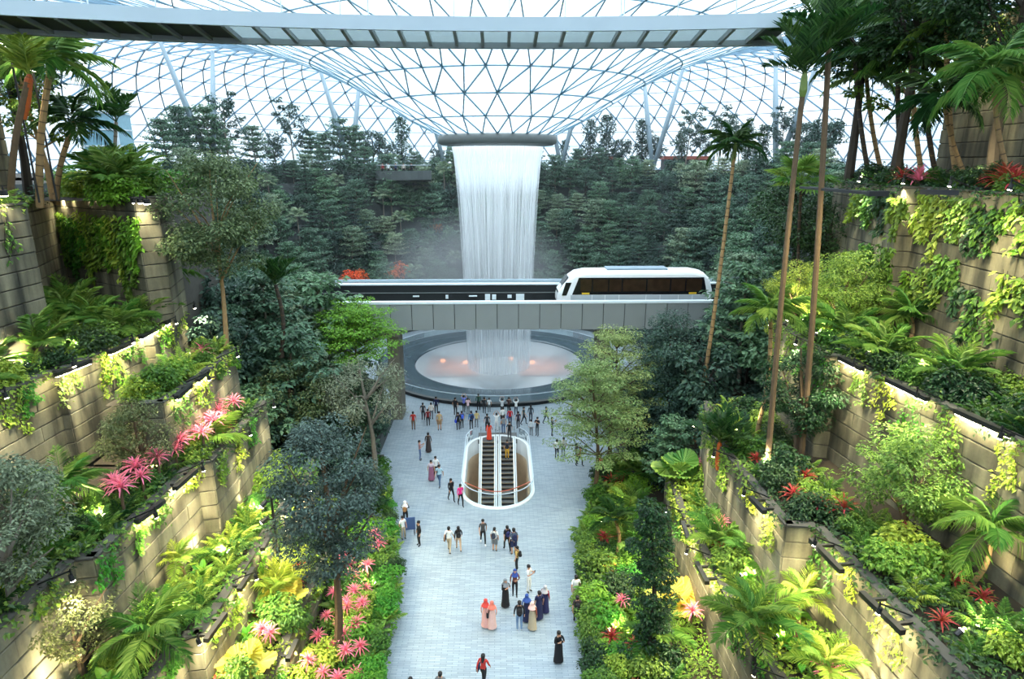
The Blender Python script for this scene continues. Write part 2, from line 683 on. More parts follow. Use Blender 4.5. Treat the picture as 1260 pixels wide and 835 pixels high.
def build_floor():
    bm = bmesh.new()
    edges = []

    def loop(pts):
        vs = [bm.verts.new((x, y, 0)) for x, y in pts]
        for i in range(len(vs)):
            edges.append(bm.edges.new((vs[i], vs[(i + 1) % len(vs)])))
    loop([(-90, -25), (90, -25), (90, 150), (-90, 150)])
    loop(stadium(ESC_R + 0.02))
    loop([(PC.x + 10.3 * math.cos(2 * math.pi * k / 64), PC.y + 10.3 * math.sin(2 * math.pi * k / 64)) for k in range(64)])
    bmesh.ops.triangle_fill(bm, use_beauty=True, edges=edges)
    for f in bm.faces:
        if f.normal.z < 0:
            f.normal_flip()
    me = bpy.data.meshes.new('floor')
    bm.to_mesh(me)
    bm.free()
    me.materials.append(M_floor)
    ob('floor', me, kind='structure')


build_floor()
MB().box(-40, 40, 30, 110, -6.4, -6.2).build('floor', 'storey_floor', kind='structure')
for s_ in (-1, 1):
    MB().box(min(s_ * 3, s_ * 11), max(s_ * 3, s_ * 11), 88, 98, -6.2, -6.1).build('floor', 'brown_floor', kind='structure')
# shop lights of the storey under the pond
for px, py in ((629, 442), (573, 447), (545, 445), (655, 447)):
    m = MB()
    m.lathe([(0.0, 0), (0.35, 0), (0.45, 0.2), (0.35, 0.4), (0, 0.4)], 12)
    o = m.build('shop_lamp', 'shop_glow', loc=P(px, py, z=-6.1), label='orange shop lamp glowing in the storey under the clear pond bowl', cat='lamp', group='lamps under the pond bowl')
# added fill lamps, unseen, brightening the dark lower storey
for a_ in (1.2, 1.94):
    root = empty('storey_fill_lamp', (PC.x + 18 * math.cos(a_), PC.y + 18 * math.sin(a_), -.6), label='flat added fill lamp in the storey under the pond', cat='lamp', group='added fill lamps of the lower storey')
    MB().lathe([(0, 0), (1.2, 0), (1.2, -.1), (0, -.1)], 20).build('housing', 'white_paint', root)
    ld = bpy.data.lights.new('storey_fill_glow', 'AREA')
    ld.shape = 'DISK'
    ld.size = 2.2
    ld.energy = 520
    ld.color = (1, .85, .72)
    lo = bpy.data.objects.new('storey_fill_glow', ld)
    COL.objects.link(lo)
    lo.parent = root
    lo.location = (0, 0, -.15)

# valley terraces behind the viaduct
TR = [20.0, 23, 26, 29, 32, 35, 38, 41]
TZ = [3.0, 6, 9, 12, 15, 18, 20.6, 22.5]
for k in range(8):
    r0 = TR[k]
    r1 = TR[k + 1] if k < 7 else 72
    z0 = 0 if k == 0 else TZ[k - 1]
    a0 = math.asin(max(-1, -16.5 / r0))
    m = MB()
    m.lathe([(r0, z0 - 0.3), (r0, TZ[k] + 0.35), (r0 + 0.3, TZ[k] + 0.35), (r0 + 0.3, TZ[k])], 72, PC, 0, a0, math.pi - a0)
    m.lathe([(r0 + 0.3, TZ[k]), (r1 + 0.2, TZ[k])], 72, PC, 1, a0, math.pi - a0)
    m.build('wall_valley', ['terrace_stone', 'soil'], kind='structure')
# banks at both sides of the plaza, between the garden walls and the valley
BANK = [(10.2, 1.2), (13.2, 3.6), (17, 7.2), (22, 11.5), (28, 16.2), (34, 22.5)]
for s in (-1, 1):
    for i, (x, z) in enumerate(BANK):
        x1 = BANK[i + 1][0] if i < 5 else 80
        y0 = 38.5 if i < 5 else -20
        m = MB()
        m.box(min(s * x, s * x1), max(s * x, s * x1), y0, 60 + (8 if x > 15 else 0), 0 if i < 4 else 0, z - 0.02, 0)
        m.box(min(s * (x + .3), s * x1), max(s * (x + .3), s * x1), y0 + .2, 59.9 + (8 if x > 15 else 0), z - 0.02, z, 1)
        m.build('wall_bank', ['terrace_stone', 'soil'], kind='structure')
# storey wall at the back of the viewing deck
MB().box(-34, 34, -16.4, -16, 0, 26).build('wall_rear', 'concrete_core', kind='structure')

# ------------------------------------------------------------------ glass roof
PROF = [(6.5, 26.9, 26), (9.6, 28.4, 26), (12.8, 30.2, 26), (16.1, 32.1, 52), (19.8, 33.8, 52), (24, 35.4, 52), (28.5, 36.9, 52),
        (33, 38.2, 104), (37, 39.0, 104), (41, 39.4, 104), (44.6, 39.3, 104), (48, 38.8, 104), (51.2, 37.8, 104), (54, 36.3, 104),
        (56.6, 34.4, 104), (58.8, 32.3, 104), (60.6, 29.8, 104), (62, 27.2, 104), (62.9, 24.4, 104), (63.4, 22.5, 104)]


def dome_pt(i, k):
    r, z, n = PROF[i]
    a = 2 * math.pi * (k + 0.5 * (i % 2)) / n - math.pi / 2
    # the oculus sits off centre: the roof reaches farther over the viewing deck
    f = 1.0 + 0.62 * max(0.0, -math.sin(a)) ** 1.5 + 0.16 * abs(math.cos(a))
    rr = 20 + (r - 20) * f if r > 20 else r
    return Vector((PC.x + rr * math.cos(a), PC.y + rr * math.sin(a), z))


def build_roof():
    root = empty('ceiling', (PC.x, PC.y, 22.5), kind='structure', label='glass and steel grid roof dropping to a funnel above the waterfall')
    edges = set()
    tris = []
    for i in range(len(PROF)):
        n = PROF[i][2]
        for k in range(n):
            edges.add(((i, k), (i, (k + 1) % n)))
    for i in range(len(PROF) - 1):
        n, n2 = PROF[i][2], PROF[i + 1][2]
        if n == n2:
            for k in range(n):
                if i % 2 == 0:      # upper ring is shifted half a step
                    a, b, c, d = (i, k), (i, (k + 1) % n), (i + 1, k), (i + 1, (k - 1) % n)
                    tris += [(a, b, c, i), (a, c, d, i)]
                    edges |= {(a, c), (a, d)}
                else:
                    a, b, c, d = (i, k), (i, (k + 1) % n), (i + 1, k), (i + 1, (k + 1) % n)
                    tris += [(a, d, c, i), (a, b, d, i)]
                    edges |= {(a, c), (a, d)}
        else:                       # the ring doubles its nodes
            for k in range(n):
                a, b = (i, k), (i, (k + 1) % n)
                ph = 0.5 * (i % 2) * 2 - 0.5 * ((i + 1) % 2)
                j = int(round(2 * k + ph))
                c0, c1, c2 = (i + 1, j % n2), (i + 1, (j + 1) % n2), (i + 1, (j + 2) % n2)
                tris += [(a, c1, c0, i), (a, b, c1, i), (b, c2, c1, i)]
                edges |= {(a, c0), (a, c1), (b, c1)}
    g = MB()
    for e in edges:
        a, b = dome_pt(*e[0]), dome_pt(*e[1])
        i = max(e[0][0], e[1][0])
        ring = e[0][0] == e[1][0]
        w = 0.12 if i <= 4 else (0.10 if i < 8 else (0.10 if ring else 0.17))
        g.bar(a, b, w, w * 1.3, 0 if i < 8 else 1)
    o = g.build('steel_grid', ['steel_grid', 'steel_grid_pale'], root, kind='stuff')
    rest = MB()
    up = MB()
    for (a, b, c, i) in tris:
        p = [dome_pt(*q) for q in (a, b, c)]
        cc = (p[0] + p[1] + p[2]) / 3
        p = [cc + (q - cc) * 0.975 for q in p]
        if i < 4:
            MB().add(p, [(0, 1, 2)]).build('roof_pane', 'funnel_glass', root)
        elif i < 7:
            up.add(p, [(0, 1, 2)])
        else:
            rest.add(p, [(0, 1, 2)])
    rest.build('roof_pane', 'roof_glass', root, kind='stuff')
    up.build('roof_pane', 'funnel_glass', root, kind='stuff')
    for o in COL.objects:
        if o.parent == root:
            o.location = (-PC.x, -PC.y, -22.5)
    # lip of the oculus
    m = MB()
    m.lathe([(5.3, 26.5), (5.3, 26.0), (6.3, 25.85), (6.7, 26.1), (6.7, 26.75), (6.5, 27.0), (5.9, 27.0), (5.3, 26.5)], 64, (0, 0, -22.5))
    m.build('oculus_lip', 'mullion_grey', root, smooth=True)


build_roof()


def dome_z(x, y):
    best = None
    a = math.atan2(y - PC.y, x - PC.x)
    f = 1.0 + 0.62 * max(0.0, -math.sin(a)) ** 1.5 + 0.16 * abs(math.cos(a))
    r = math.hypot(x - PC.x, y - PC.y)
    for i in range(len(PROF) - 1):
        r0 = PROF[i][0] if PROF[i][0] <= 20 else 20 + (PROF[i][0] - 20) * f
        r1 = PROF[i + 1][0] if PROF[i + 1][0] <= 20 else 20 + (PROF[i + 1][0] - 20) * f
        if r0 <= r <= r1:
            t = (r - r0) / (r1 - r0)
            return PROF[i][1] * (1 - t) + PROF[i + 1][1] * t
    return 30.0


# forked steel columns on the valley rim
def column(px, spread):
    # base on the rim circle, radius 46
    lo, hi = 80.0, 125.0
    for _ in range(40):
        mid = (lo + hi) / 2
        q = P(px, 205, y=mid)
        if math.hypot(q.x - PC.x, mid - PC.y) < 43.5:
            lo = mid
        else:
            hi = mid
    b = P(px, 205, y=lo)
    b.z = 22.5
    root = empty('forked_column', b, label='pale forked steel column holding the glass roof above the valley rim', cat='column', group='forked columns on the valley rim')
    t = Vector((-(b.y - PC.y), b.x - PC.x, 0)).normalized()
    out = Vector((b.x - PC.x, b.y - PC.y, 0)).normalized()
    MB().lathe([(0, 0), (0.9, 0), (0.9, 0.25), (0.55, 0.5), (0, 0.5)], 14).build('base_plate', 'column_grey', root)
    for s in (-1, 1):
        q = b + t * s * spread + out * 2.0
        top = dome_z(q.x, q.y)
        e = Vector((q.x, q.y, top)) - b
        MB().tube([(0, 0, 0.3), e * 0.5, e * 0.98], [0.34, 0.42, 0.26], 10).build('strut', 'column_grey', root, smooth=True)


for px, sp in ((262, 4.3), (432, 3.6), (548, 3.5), (690, 3.5), (803, 3.6), (955, 4.2)):
    column(px, sp)

# ------------------------------------------------------------------ waterfall
def build_waterfall():
    root = empty('waterfall', (PC.x, PC.y, -0.4), label='tall white cylinder of falling water pouring from the roof funnel into the pond', cat='waterfall')
    for nm, mat, r0, seed in (('water_curtain', 'water_outer', 5.2, 0), ('water_curtain', 'water_inner', 4.9, 1)):
        n, k = 96, 26
        vs, fs, uv = [], [], []
        for j in range(k + 1):
            t = j / k                      # 0 bottom, 1 top
            z = t * 26.1
            fall = 1 - t
            r = r0 - 1.35 * fall ** 0.6 * (r0 / 5.2)
            for i in range(n + 1):
                a = 2 * math.pi * i / n
                w = 1 + 0.012 * math.sin(a * 17 + seed) * fall
                vs.append((r * w * math.cos(a), r * w * math.sin(a), z))
                uv.append((i / n, t))
        for j in range(k):
            for i in range(n):
                fs.append((j * (n + 1) + i, j * (n + 1) + i + 1, (j + 1) * (n + 1) + i + 1, (j + 1) * (n + 1) + i))
        me = bpy.data.meshes.new('water_curtain')
        me.from_pydata(vs, [], fs)
        ul = me.uv_layers.new(name='UVMap')
        for p in me.polygons:
            for li in p.loop_indices:
                ul.data[li].uv = uv[me.loops[li].vertex_index]
        me.polygons.foreach_set('use_smooth', [True] * len(fs))
        me.materials.append(MATS[mat])
        ob(nm, me, root)


build_waterfall()


def mist(name, loc, sc, dens, label):
    m, nt, out = newmat(name + '_vapour')
    v = N(nt, 'ShaderNodeVolumePrincipled')
    v.inputs['Color'].default_value = (0.9, 0.95, 1, 1)
    v.inputs['Anisotropy'].default_value = 0.2
    tc = N(nt, 'ShaderNodeTexCoord')
    ln = N(nt, 'ShaderNodeVectorMath', operation='LENGTH')
    nt.links.new(tc.outputs['Object'], ln.inputs[0])
    mr = N(nt, 'ShaderNodeMapRange')
    mr.inputs[1].default_value = 1.0
    mr.inputs[2].default_value = 0.2
    mr.inputs[3].default_value = 0.0
    mr.inputs[4].default_value = dens
    nt.links.new(ln.outputs['Value'], mr.inputs[0])
    nt.links.new(mr.outputs[0], v.inputs['Density'])
    nt.links.new(v.outputs[0], out.inputs['Volume'])
    b = MB().ball((0, 0, 0), 1.0, 20, 12)
    o = b.build(name, m, loc=loc, scale=sc, kind='stuff', label=label, cat='mist')
    return o


mist('water_mist', (PC.x - 3.0, PC.y + 4, 9.5), (13.5, 9, 9.5), 0.11, 'drifting white spray around the foot of the waterfall')

def haze():
    m, nt, out = newmat('valley_haze')
    v = N(nt, 'ShaderNodeVolumeScatter')
    v.inputs['Color'].default_value = (0.85, 0.94, 1, 1)
    v.inputs['Density'].default_value = 0.0010
    nt.links.new(v.outputs[0], out.inputs['Volume'])
    MB().box(-58, 58, 63.5, 134, 0.5, 30).build('valley_haze', m, kind='stuff', label='thin bluish water haze hanging in the valley around the waterfall', cat='haze')


haze()

# ------------------------------------------------------------------ pond
def build_pond():
    root = empty('pond', PC, label='round dark slate pond with a pale sunken bowl under the waterfall', cat='pond')
    MB().lathe([(14.9, 0.0), (14.9, 0.34), (14.6, 0.42)], 96).build('kerb', 'pond_kerb', root)
    MB().lathe([(14.6, 0.42), (12.5, 0.38), (10.5, 0.30), (10.3, 0.22), (10.25, -0.4)], 96).build('water_ledge', 'pond_slate', root, smooth=True)
    MB().lathe([(10.25, 0.10), (9.6, -0.15), (8.4, -0.55), (7, -1.0), (5.5, -1.5), (4, -2.1), (2.6, -2.8), (1.6, -3.8), (1.4, -6.2)], 96).build('bowl', 'bowl_acrylic', root, smooth=True)
    g = MB().lathe([(14.72, 0.42), (14.72, 1.12)], 96)
    rl = g.build('balustrade', 'clear_glass', root)
    MB().lathe([(14.70, 1.12), (14.76, 1.12), (14.76, 1.19), (14.70, 1.19), (14.70, 1.12)], 96).build('handrail', 'steel_white', rl)


build_pond()

# ------------------------------------------------------------------ canopy bridge under the roof
def build_bridge():
    root = empty('canopy_bridge', (0, 33, 30), label='suspended grey footbridge with a glass floor hanging below the roof', cat='bridge')

    def nr(x):
        return -0.1 - 3.0 * (x / 21.0) ** 2
    xs = [-26 + 0.5 * i for i in range(81)]
    m = MB()
    dn, dz = 2.1, -0.30
    for a, b in zip(xs[:-1], xs[1:]):
        ya, yb = nr(a), nr(b)
        vs = [(a, ya, 0), (b, yb, 0), (b, yb, 0.62), (a, ya, 0.62), (a, ya + .18, 0), (b, yb + .18, 0), (b, yb + .18, 0.62), (a, ya + .18, 0.62)]
        m.add(vs, [(0, 1, 2, 3), (5, 4, 7, 6), (3, 2, 6, 7), (1, 0, 4, 5)])
    m.build('fascia_beam', 'fascia_grey', root)
    m = MB()
    for a, b in zip(xs[:-1], xs[1:]):
        ya, yb = nr(a) + dn, nr(b) + dn
        vs = [(a, ya, dz - .12), (b, yb, dz - .12), (b, yb, dz + .16), (a, ya, dz + .16), (a, ya + .3, dz - .12), (b, yb + .3, dz - .12), (b, yb + .3, dz + .7), (a, ya + .3, dz + .7)]
        m.add(vs, [(0, 1, 2, 3), (5, 4, 7, 6), (3, 2, 6, 7), (1, 0, 4, 5)])
    m.build('edge_beam', 'mullion_grey', root)
    step = 1.31
    n = 30
    x0 = -25.6
    for i in range(n):
        a, b = x0 + i * step, x0 + (i + 1) * step
        MB().bar((a, nr(a) + .1, 0.06), (a, nr(a) + dn + .05, dz + .06), 0.16, 0.22).build('cross_bar', 'mullion_grey', root)
        dark = b < -12.2 or a > 11.8
        vs = [(a + .08, nr(a) + .18, 0.12), (b - .08, nr(b) + .18, 0.12), (b - .08, nr(b) + dn, dz + .12), (a + .08, nr(a) + dn, dz + .12)]
        vs += [(x, y, z + 0.06) for x, y, z in vs]
        MB().add(vs, [(3, 2, 1, 0), (4, 5, 6, 7), (0, 1, 5, 4), (2, 3, 7, 6), (1, 2, 6, 5), (3, 0, 4, 7)]).build('soffit_panel' if dark else 'glass_floor_pane', 'black_steel' if dark else 'bridge_glass', root)
    # balustrade wires and posts, hangers to the roof
    m = MB()
    for i in range(0, n, 2):
        a = x0 + i * step
        m.bar((a, nr(a) + .05, 0.6), (a, nr(a) + .05, 1.5), 0.05)
    for a, b in zip(xs[:-1], xs[1:]):
        m.bar((a, nr(a) + .05, 1.5), (b, nr(b) + .05, 1.5), 0.06)
    m.build('railing', 'steel_white', root)
    for a in (-18, -6, 6, 15):
        z = dome_z(a, 33 + nr(a)) - 30
        MB().tube([(a, nr(a) + .1, 0.6), (a, nr(a) + .1, z - 0.1)], 0.035, 5).build('hanger_rod', 'steel_white', root)


build_bridge()

# ------------------------------------------------------------------ viaduct and train
VY0, VY1 = 56.0, 61.2


def build_viaduct():
    root = empty('viaduct', (0, 58.5, 0), label='pale panelled train viaduct crossing in front of the waterfall', cat='viaduct')
    X0, X1 = -31.0, 25.5
    MB().box(X0, X1, VY0 - 58.5 + .1, VY1 - 58.5, 9.35, 10.6).build('deck', 'track_dark', root)
    w = 1.93
    pm = MB().box(-w / 2 + .03, w / 2 - .03, -.05, .05, 9.3, 11.72).mesh('girder_panel', 'girder_panel')
    x = X0 + w / 2
    while x < X1:
        ob('girder_panel', pm, root, (x, VY0 - 58.5, 0))
        x += w
    MB().box(X0, X1, VY0 - 58.5 + .06, VY0 - 58.5 + .45, 10.6, 11.7).build('parapet', 'track_dark', root)
    MB().box(X0, X1, VY0 - 58.5 - .1, VY0 - 58.5 + .5, 11.72, 11.92).build('parapet_cap', 'girder_cap', root)
    MB().box(X0, X1, 2.3, 2.7, 10.6, 12.55).build('parapet', 'track_dark', root)
    MB().box(X0, X1, 2.2, 2.8, 12.55, 12.68).build('parapet_cap', 'girder_cap', root)
    MB().box(X0, X1, 2.95, 3.1, 12.85, 12.98).box(X0, X1, 2.98, 3.06, 12.68, 12.9).build('rail_pipe', 'fascia_grey', root)
    MB().box(X0, X1, 2.2, 2.26, 11.75, 11.83).build('power_rail', 'mullion_grey', root)
    for a in (-1.5, 1.1):
        MB().box(X0, X1, a, a + .5, 10.6, 10.85).build('running_strip', 'pier_concrete', root)
    for i, (px, w_, h_) in enumerate(((442, .8, .12), (512, .6, .12), (550, .25, .35), (582, .8, .12), (600, .5, .7), (608, .4, .5), (627, .4, .3), (640, .8, .7))):
        q = P(px, 365, y=60.7)
        MB().box(-w_ / 2, w_ / 2, 0, .16, -h_ / 2, h_ / 2).box(-w_ / 2 + .03, w_ / 2 - .03, -.03, 0, -h_ / 2 + .03, h_ / 2 - .03).build('equipment_box', 'girder_cap', root, loc=(q.x, 2.12, 11.5 - h_ * .3))
    for s in (-1, 1):
        m = MB()
        m.box(-.55, .55, -1.2, 1.2, 0, 8.6)
        m.box(-.85, .85, -2.2, 2.4, 8.6, 9.36)
        m.build('pier', 'pier_concrete', root, loc=(s * 9.9, 0, 0))


build_viaduct()


def build_train():
    xl = P(686, 350, y=57.2).x
    xr = P(878, 350, y=57.2).x
    L = xr - xl
    root = empty('train', ((xl + xr) / 2, 58.5, 10.85), label='white driverless train car with a dark window band on the viaduct', cat='train')
    h = L / 2
    # stations: x, bottom, top, half width
    st = [(-h, .75, 1.2, .9), (-h + .12, .45, 1.75, 1.15), (-h + .5, .3, 2.3, 1.28), (-h + 1.1, .25, 3.0, 1.33), (-h + 1.7, .25, 3.42, 1.35),
          (-h + 2.6, .25, 3.6, 1.35), (0, .25, 3.62, 1.35), (h - 1.9, .25, 3.6, 1.35), (h - .9, .25, 3.4, 1.35), (h - .35, .3, 2.9, 1.3), (h - .08, .4, 2.0, 1.2), (h, .6, 1.3, 1.0)]
    m = MB()
    n = 20
    vs, fs, mi = [], [], []
    for (x, b, t, w) in st:
        for k in range(n):
            a = 2 * math.pi * (k + .5) / n
            c, s = math.cos(a), math.sin(a)
            e = 0.32
            vs.append((x, w * math.copysign(abs(c) ** e, c), (b + t) / 2 + (t - b) / 2 * math.copysign(abs(s) ** e, s)))
    for i in range(len(st) - 1):
        for k in range(n):
            fs.append((i * n + k, i * n + (k + 1) % n, (i + 1) * n + (k + 1) % n, (i + 1) * n + k))
    fs.append(tuple(range(n)))
    fs.append(tuple(reversed([(len(st) - 1) * n + k for k in range(n)])))
    m.add(vs, fs)
    m.build('body', 'train_white', root, smooth=False)
    y = -1.365
    # dark window band, panes, doors
    def slab(x0b, x1b, x0t, x1t, z0, z1, y0, y1, nm, mat, par=root):
        v = [(x0b, y0, z0), (x1b, y0, z0), (x1t, y0, z1), (x0t, y0, z1), (x0b, y1, z0), (x1b, y1, z0), (x1t, y1, z1), (x0t, y1, z1)]
        return MB().add(v, [(0, 1, 2, 3), (7, 6, 5, 4), (4, 5, 1, 0), (6, 7, 3, 2), (5, 6, 2, 1), (7, 4, 0, 3)]).build(nm, mat, par)
    for sgn in (1, -1):
        Y = y * sgn
        Yi = Y + .05 * sgn
        band = slab(-h + 1.35, h - .55, -h + 1.95, h - .95, 1.42, 3.0, Y, Yi, 'window_band', 'train_glass')
        k = 7
        ws = [-h + 2.05, -h + 3.2, -h + 4.7, -h + 5.95, -h + 8.2, h - 4.0, h - 2.6, h - 1.05]
        for a, b in zip(ws[:-1], ws[1:]):
            slab(a + .06, b - .06, a + .06, b - .06, 1.72, 2.86, Y - .02 * sgn, Y, 'window_pane', 'train_glass_warm', band)
        for a in (-h + 2.6, h - 1.9):
            slab(a - .35, a + .35, a - .35, a + .35, 1.46, 1.62, Y - .03 * sgn, Y, 'destination_sign', 'sign_yellow')
        ss = [-h + 1.2, -h + 3.2, -h + 4.4, -h + 5.7, -h + 8.2, -h + 9.5, h - 3.2, h - 1.9, h - .5]
        for a, b in zip(ss[:-1], ss[1:]):
            slab(a + .03, b - .03, a + .03, b - .03, .42, 1.38, Y, Yi, 'skirt_panel', 'train_silver')
        slab(-h + .42, -h + .85, -h + .75, -h + 1.3, 1.35, 2.55, Y * .975, Yi * .95, 'cab_window', 'train_glass')
        # orange seats seen through the glass
        for a in (-h + 2.6, -h + 4.0, -h + 5.3, -h + 7.0, h - 4.8, h - 1.6):
            slab(a - .4, a + .4, a - .4, a + .4, 1.85, 2.6, Y - .028 * sgn, Y - .02 * sgn, 'seat_back', 'warm_seat') if rnd.random() < .0 else None
    # windscreen follows the nose
    v = [(-h + .10, -.95, 1.55), (-h + .10, .95, 1.55), (-h + 1.02, .95, 3.0), (-h + 1.02, -.95, 3.0)]
    v2 = [(x - .06, yy, z + .03) for x, yy, z in v]
    MB().add(v2 + v, [(3, 2, 1, 0), (4, 5, 6, 7), (0, 1, 5, 4), (2, 3, 7, 6), (1, 2, 6, 5), (3, 0, 4, 7)]).build('windscreen', 'train_glass', root)
    MB().box(-h + 4.6, h - 4.2, -.8, .8, 3.55, 3.74).build('roof_unit', 'train_roof', root)
    MB().box(-h + .2, h - .3, -.9, .9, 0.0, .42).build('undercarriage', 'track_dark', root)


build_train()

# ------------------------------------------------------------------ escalators in their void
def build_escalators():
    pit = empty('escalator_pit', (ESC_X, 47, 0), kind='structure', label='white rimmed oblong floor opening around the two escalators')
    o = (-ESC_X, -47, 0)
    pts = stadium(ESC_R)
    pin = stadium(ESC_R - .26)

    def strip(pa, za, pb, zb, a0=0, a1=None):
        m = MB()
        n = len(pa)
        vs = [(x, y, za) for x, y in pa] + [(x, y, zb) for x, y in pb]
        m.add(vs, [(i, (i + 1) % n, n + (i + 1) % n, n + i) for i in range(a0, a1 or n)])
        return m
    strip(pts, 0.10, pin, 0.10).build('rim', 'white_paint', pit, loc=o)
    strip(stadium(ESC_R + .02), 0.0, pts, 0.10).build('rim', 'white_paint', pit, loc=o)
    strip(pin, 0.10, pin, -1.3).build('fascia', 'white_paint', pit, loc=o)
    strip(pin, -1.3, stadium(ESC_R - .3), -6.15).build('shaft_wall', 'beige_wall', pit, loc=o)
    MB().box(ESC_X - 6, ESC_X + 6, 38, 50.2, -6.18, -6.1).build('lower_floor', 'dark_floor', pit, loc=o)
    # glass balustrade, a gap at the landing
    n = len(pts)
    gl = stadium(ESC_R - .1)
    m = MB()
    seg = [i for i in range(n - 1) if not (26 <= i <= 36)] + [n - 1]
    vs = [(x, y, .1) for x, y in gl] + [(x, y, 1.15) for x, y in gl]
    m.add(vs, [(i, (i + 1) % n, n + (i + 1) % n, n + i) for i in seg])
    g = m.build('balustrade', 'clear_glass', pit, loc=o)
    m = MB()
    for i in seg:
        a, b = gl[i], gl[(i + 1) % n]
        m.bar((a[0], a[1], 1.16), (b[0], b[1], 1.16), .05)
    m.build('handrail', 'steel_white', g)
    # landing plate at the far end
    MB().box(ESC_X - 1.75, ESC_X + 1.75, 52.3, 54.0, -.3, 0.03).build('landing_plate', 'step_tread', pit, loc=o)
    sl = math.tan(R(30))
    for s, nm in ((-1, 'rising'), (1, 'falling')):
        cx = ESC_X + s * .83
        root = empty('escalator', (cx, 52.3, -6.1), label='escalator sloping down from the plaza, ' + ('the one carrying no rider' if s < 0 else 'the one with a rider in yellow trousers'), cat='escalator')
        n = 17
        tm = MB().box(-.52, .52, -.4, 0, -.03, 0).mesh('tread', 'step_tread')
        rm = MB().box(-.52, .52, -.02, 0, -.23, -.03).mesh('riser', 'step_riser')
        em = MB().box(-.52, .52, -.4, -.385, 0, .006).box(-.52, -.49, -.4, 0, 0, .006).box(.49, .52, -.4, 0, 0, .006).mesh('edge_line', 'step_edge')
        for i in range(n):
            st = ob('step', tm, root, (0, -i * .4, 6.1 - i * .231))
            ob('riser', rm, st, (0, -.38, 0))
            ob('edge_line', em, st)
        for t in (-1, 1):
            m = MB()
            x = t * .66
            v = [(x - .13, 0.3, 6.1), (x + .13, 0.3, 6.1), (x + .13, -7.6, 6.1 - 7.6 * sl), (x - .13, -7.6, 6.1 - 7.6 * sl)]
            v = [(a, b, c - .9) for a, b, c in v] + [(a, b, c + .30) for a, b, c in v]
            m.add(v, [(0, 1, 5, 4), (1, 2, 6, 5), (2, 3, 7, 6), (3, 0, 4, 7), (4, 5, 6, 7), (3, 2, 1, 0)])
            sk = m.build('side_skirt', 'white_paint', root)
            m = MB()
            m.add([(x, .3, 6.24), (x, -7.6, 6.24 - 7.9 * sl), (x, -7.6, 7.0 - 7.9 * sl), (x, .6, 7.0)], [(0, 1, 2, 3)])
            m.build('side_glass', 'clear_glass', root)
            MB().bar((x, .9, 7.03), (x, .3, 7.03), .1, .07).bar((x, .3, 7.03), (x, -7.6, 7.03 - 7.9 * sl), .05, .05).build('handrail', 'mullion_grey', root)
    # sagging orange rope across the near end
    pts3 = []
    for k in range(13):
        t = k / 12
        pts3.append((ESC_X - 2.45 + 4.9 * t, 42.9 - 0.8 * math.sin(math.pi * t), .95 - .35 * math.sin(math.pi * t)))
    MB().tube(pts3, .035, 5).build('barrier_rope', 'orange_rope', label='thin orange rope slung across the rounded end of the escalator opening', cat='rope')


build_escalators()
# ------------------------------------------------------------------ stepped garden walls on both sides
def up_panel():
    m = MB()
    b = .012
    v = [(-.5, .04, 0), (.5, .04, 0), (.5, .04, 1), (-.5, .04, 1), (-.5, -.02, 0), (.5, -.02, 0), (.5, -.02, 1), (-.5, -.02, 1),
         (-.5 + b, -.04, .03), (.5 - b, -.04, .03), (.5 - b, -.04, .97), (-.5 + b, -.04, .97)]
    m.add(v, [(4, 5, 1, 0), (5, 6, 2, 1), (6, 7, 3, 2), (7, 4, 0, 3), (8, 9, 5, 4), (9, 10, 6, 5), (10, 11, 7, 6), (11, 8, 4, 7), (11, 10, 9, 8), (0, 1, 2, 3)])
    return m.mesh('concrete_panel', M_panel)


PANEL = up_panel()
TIERS = {}


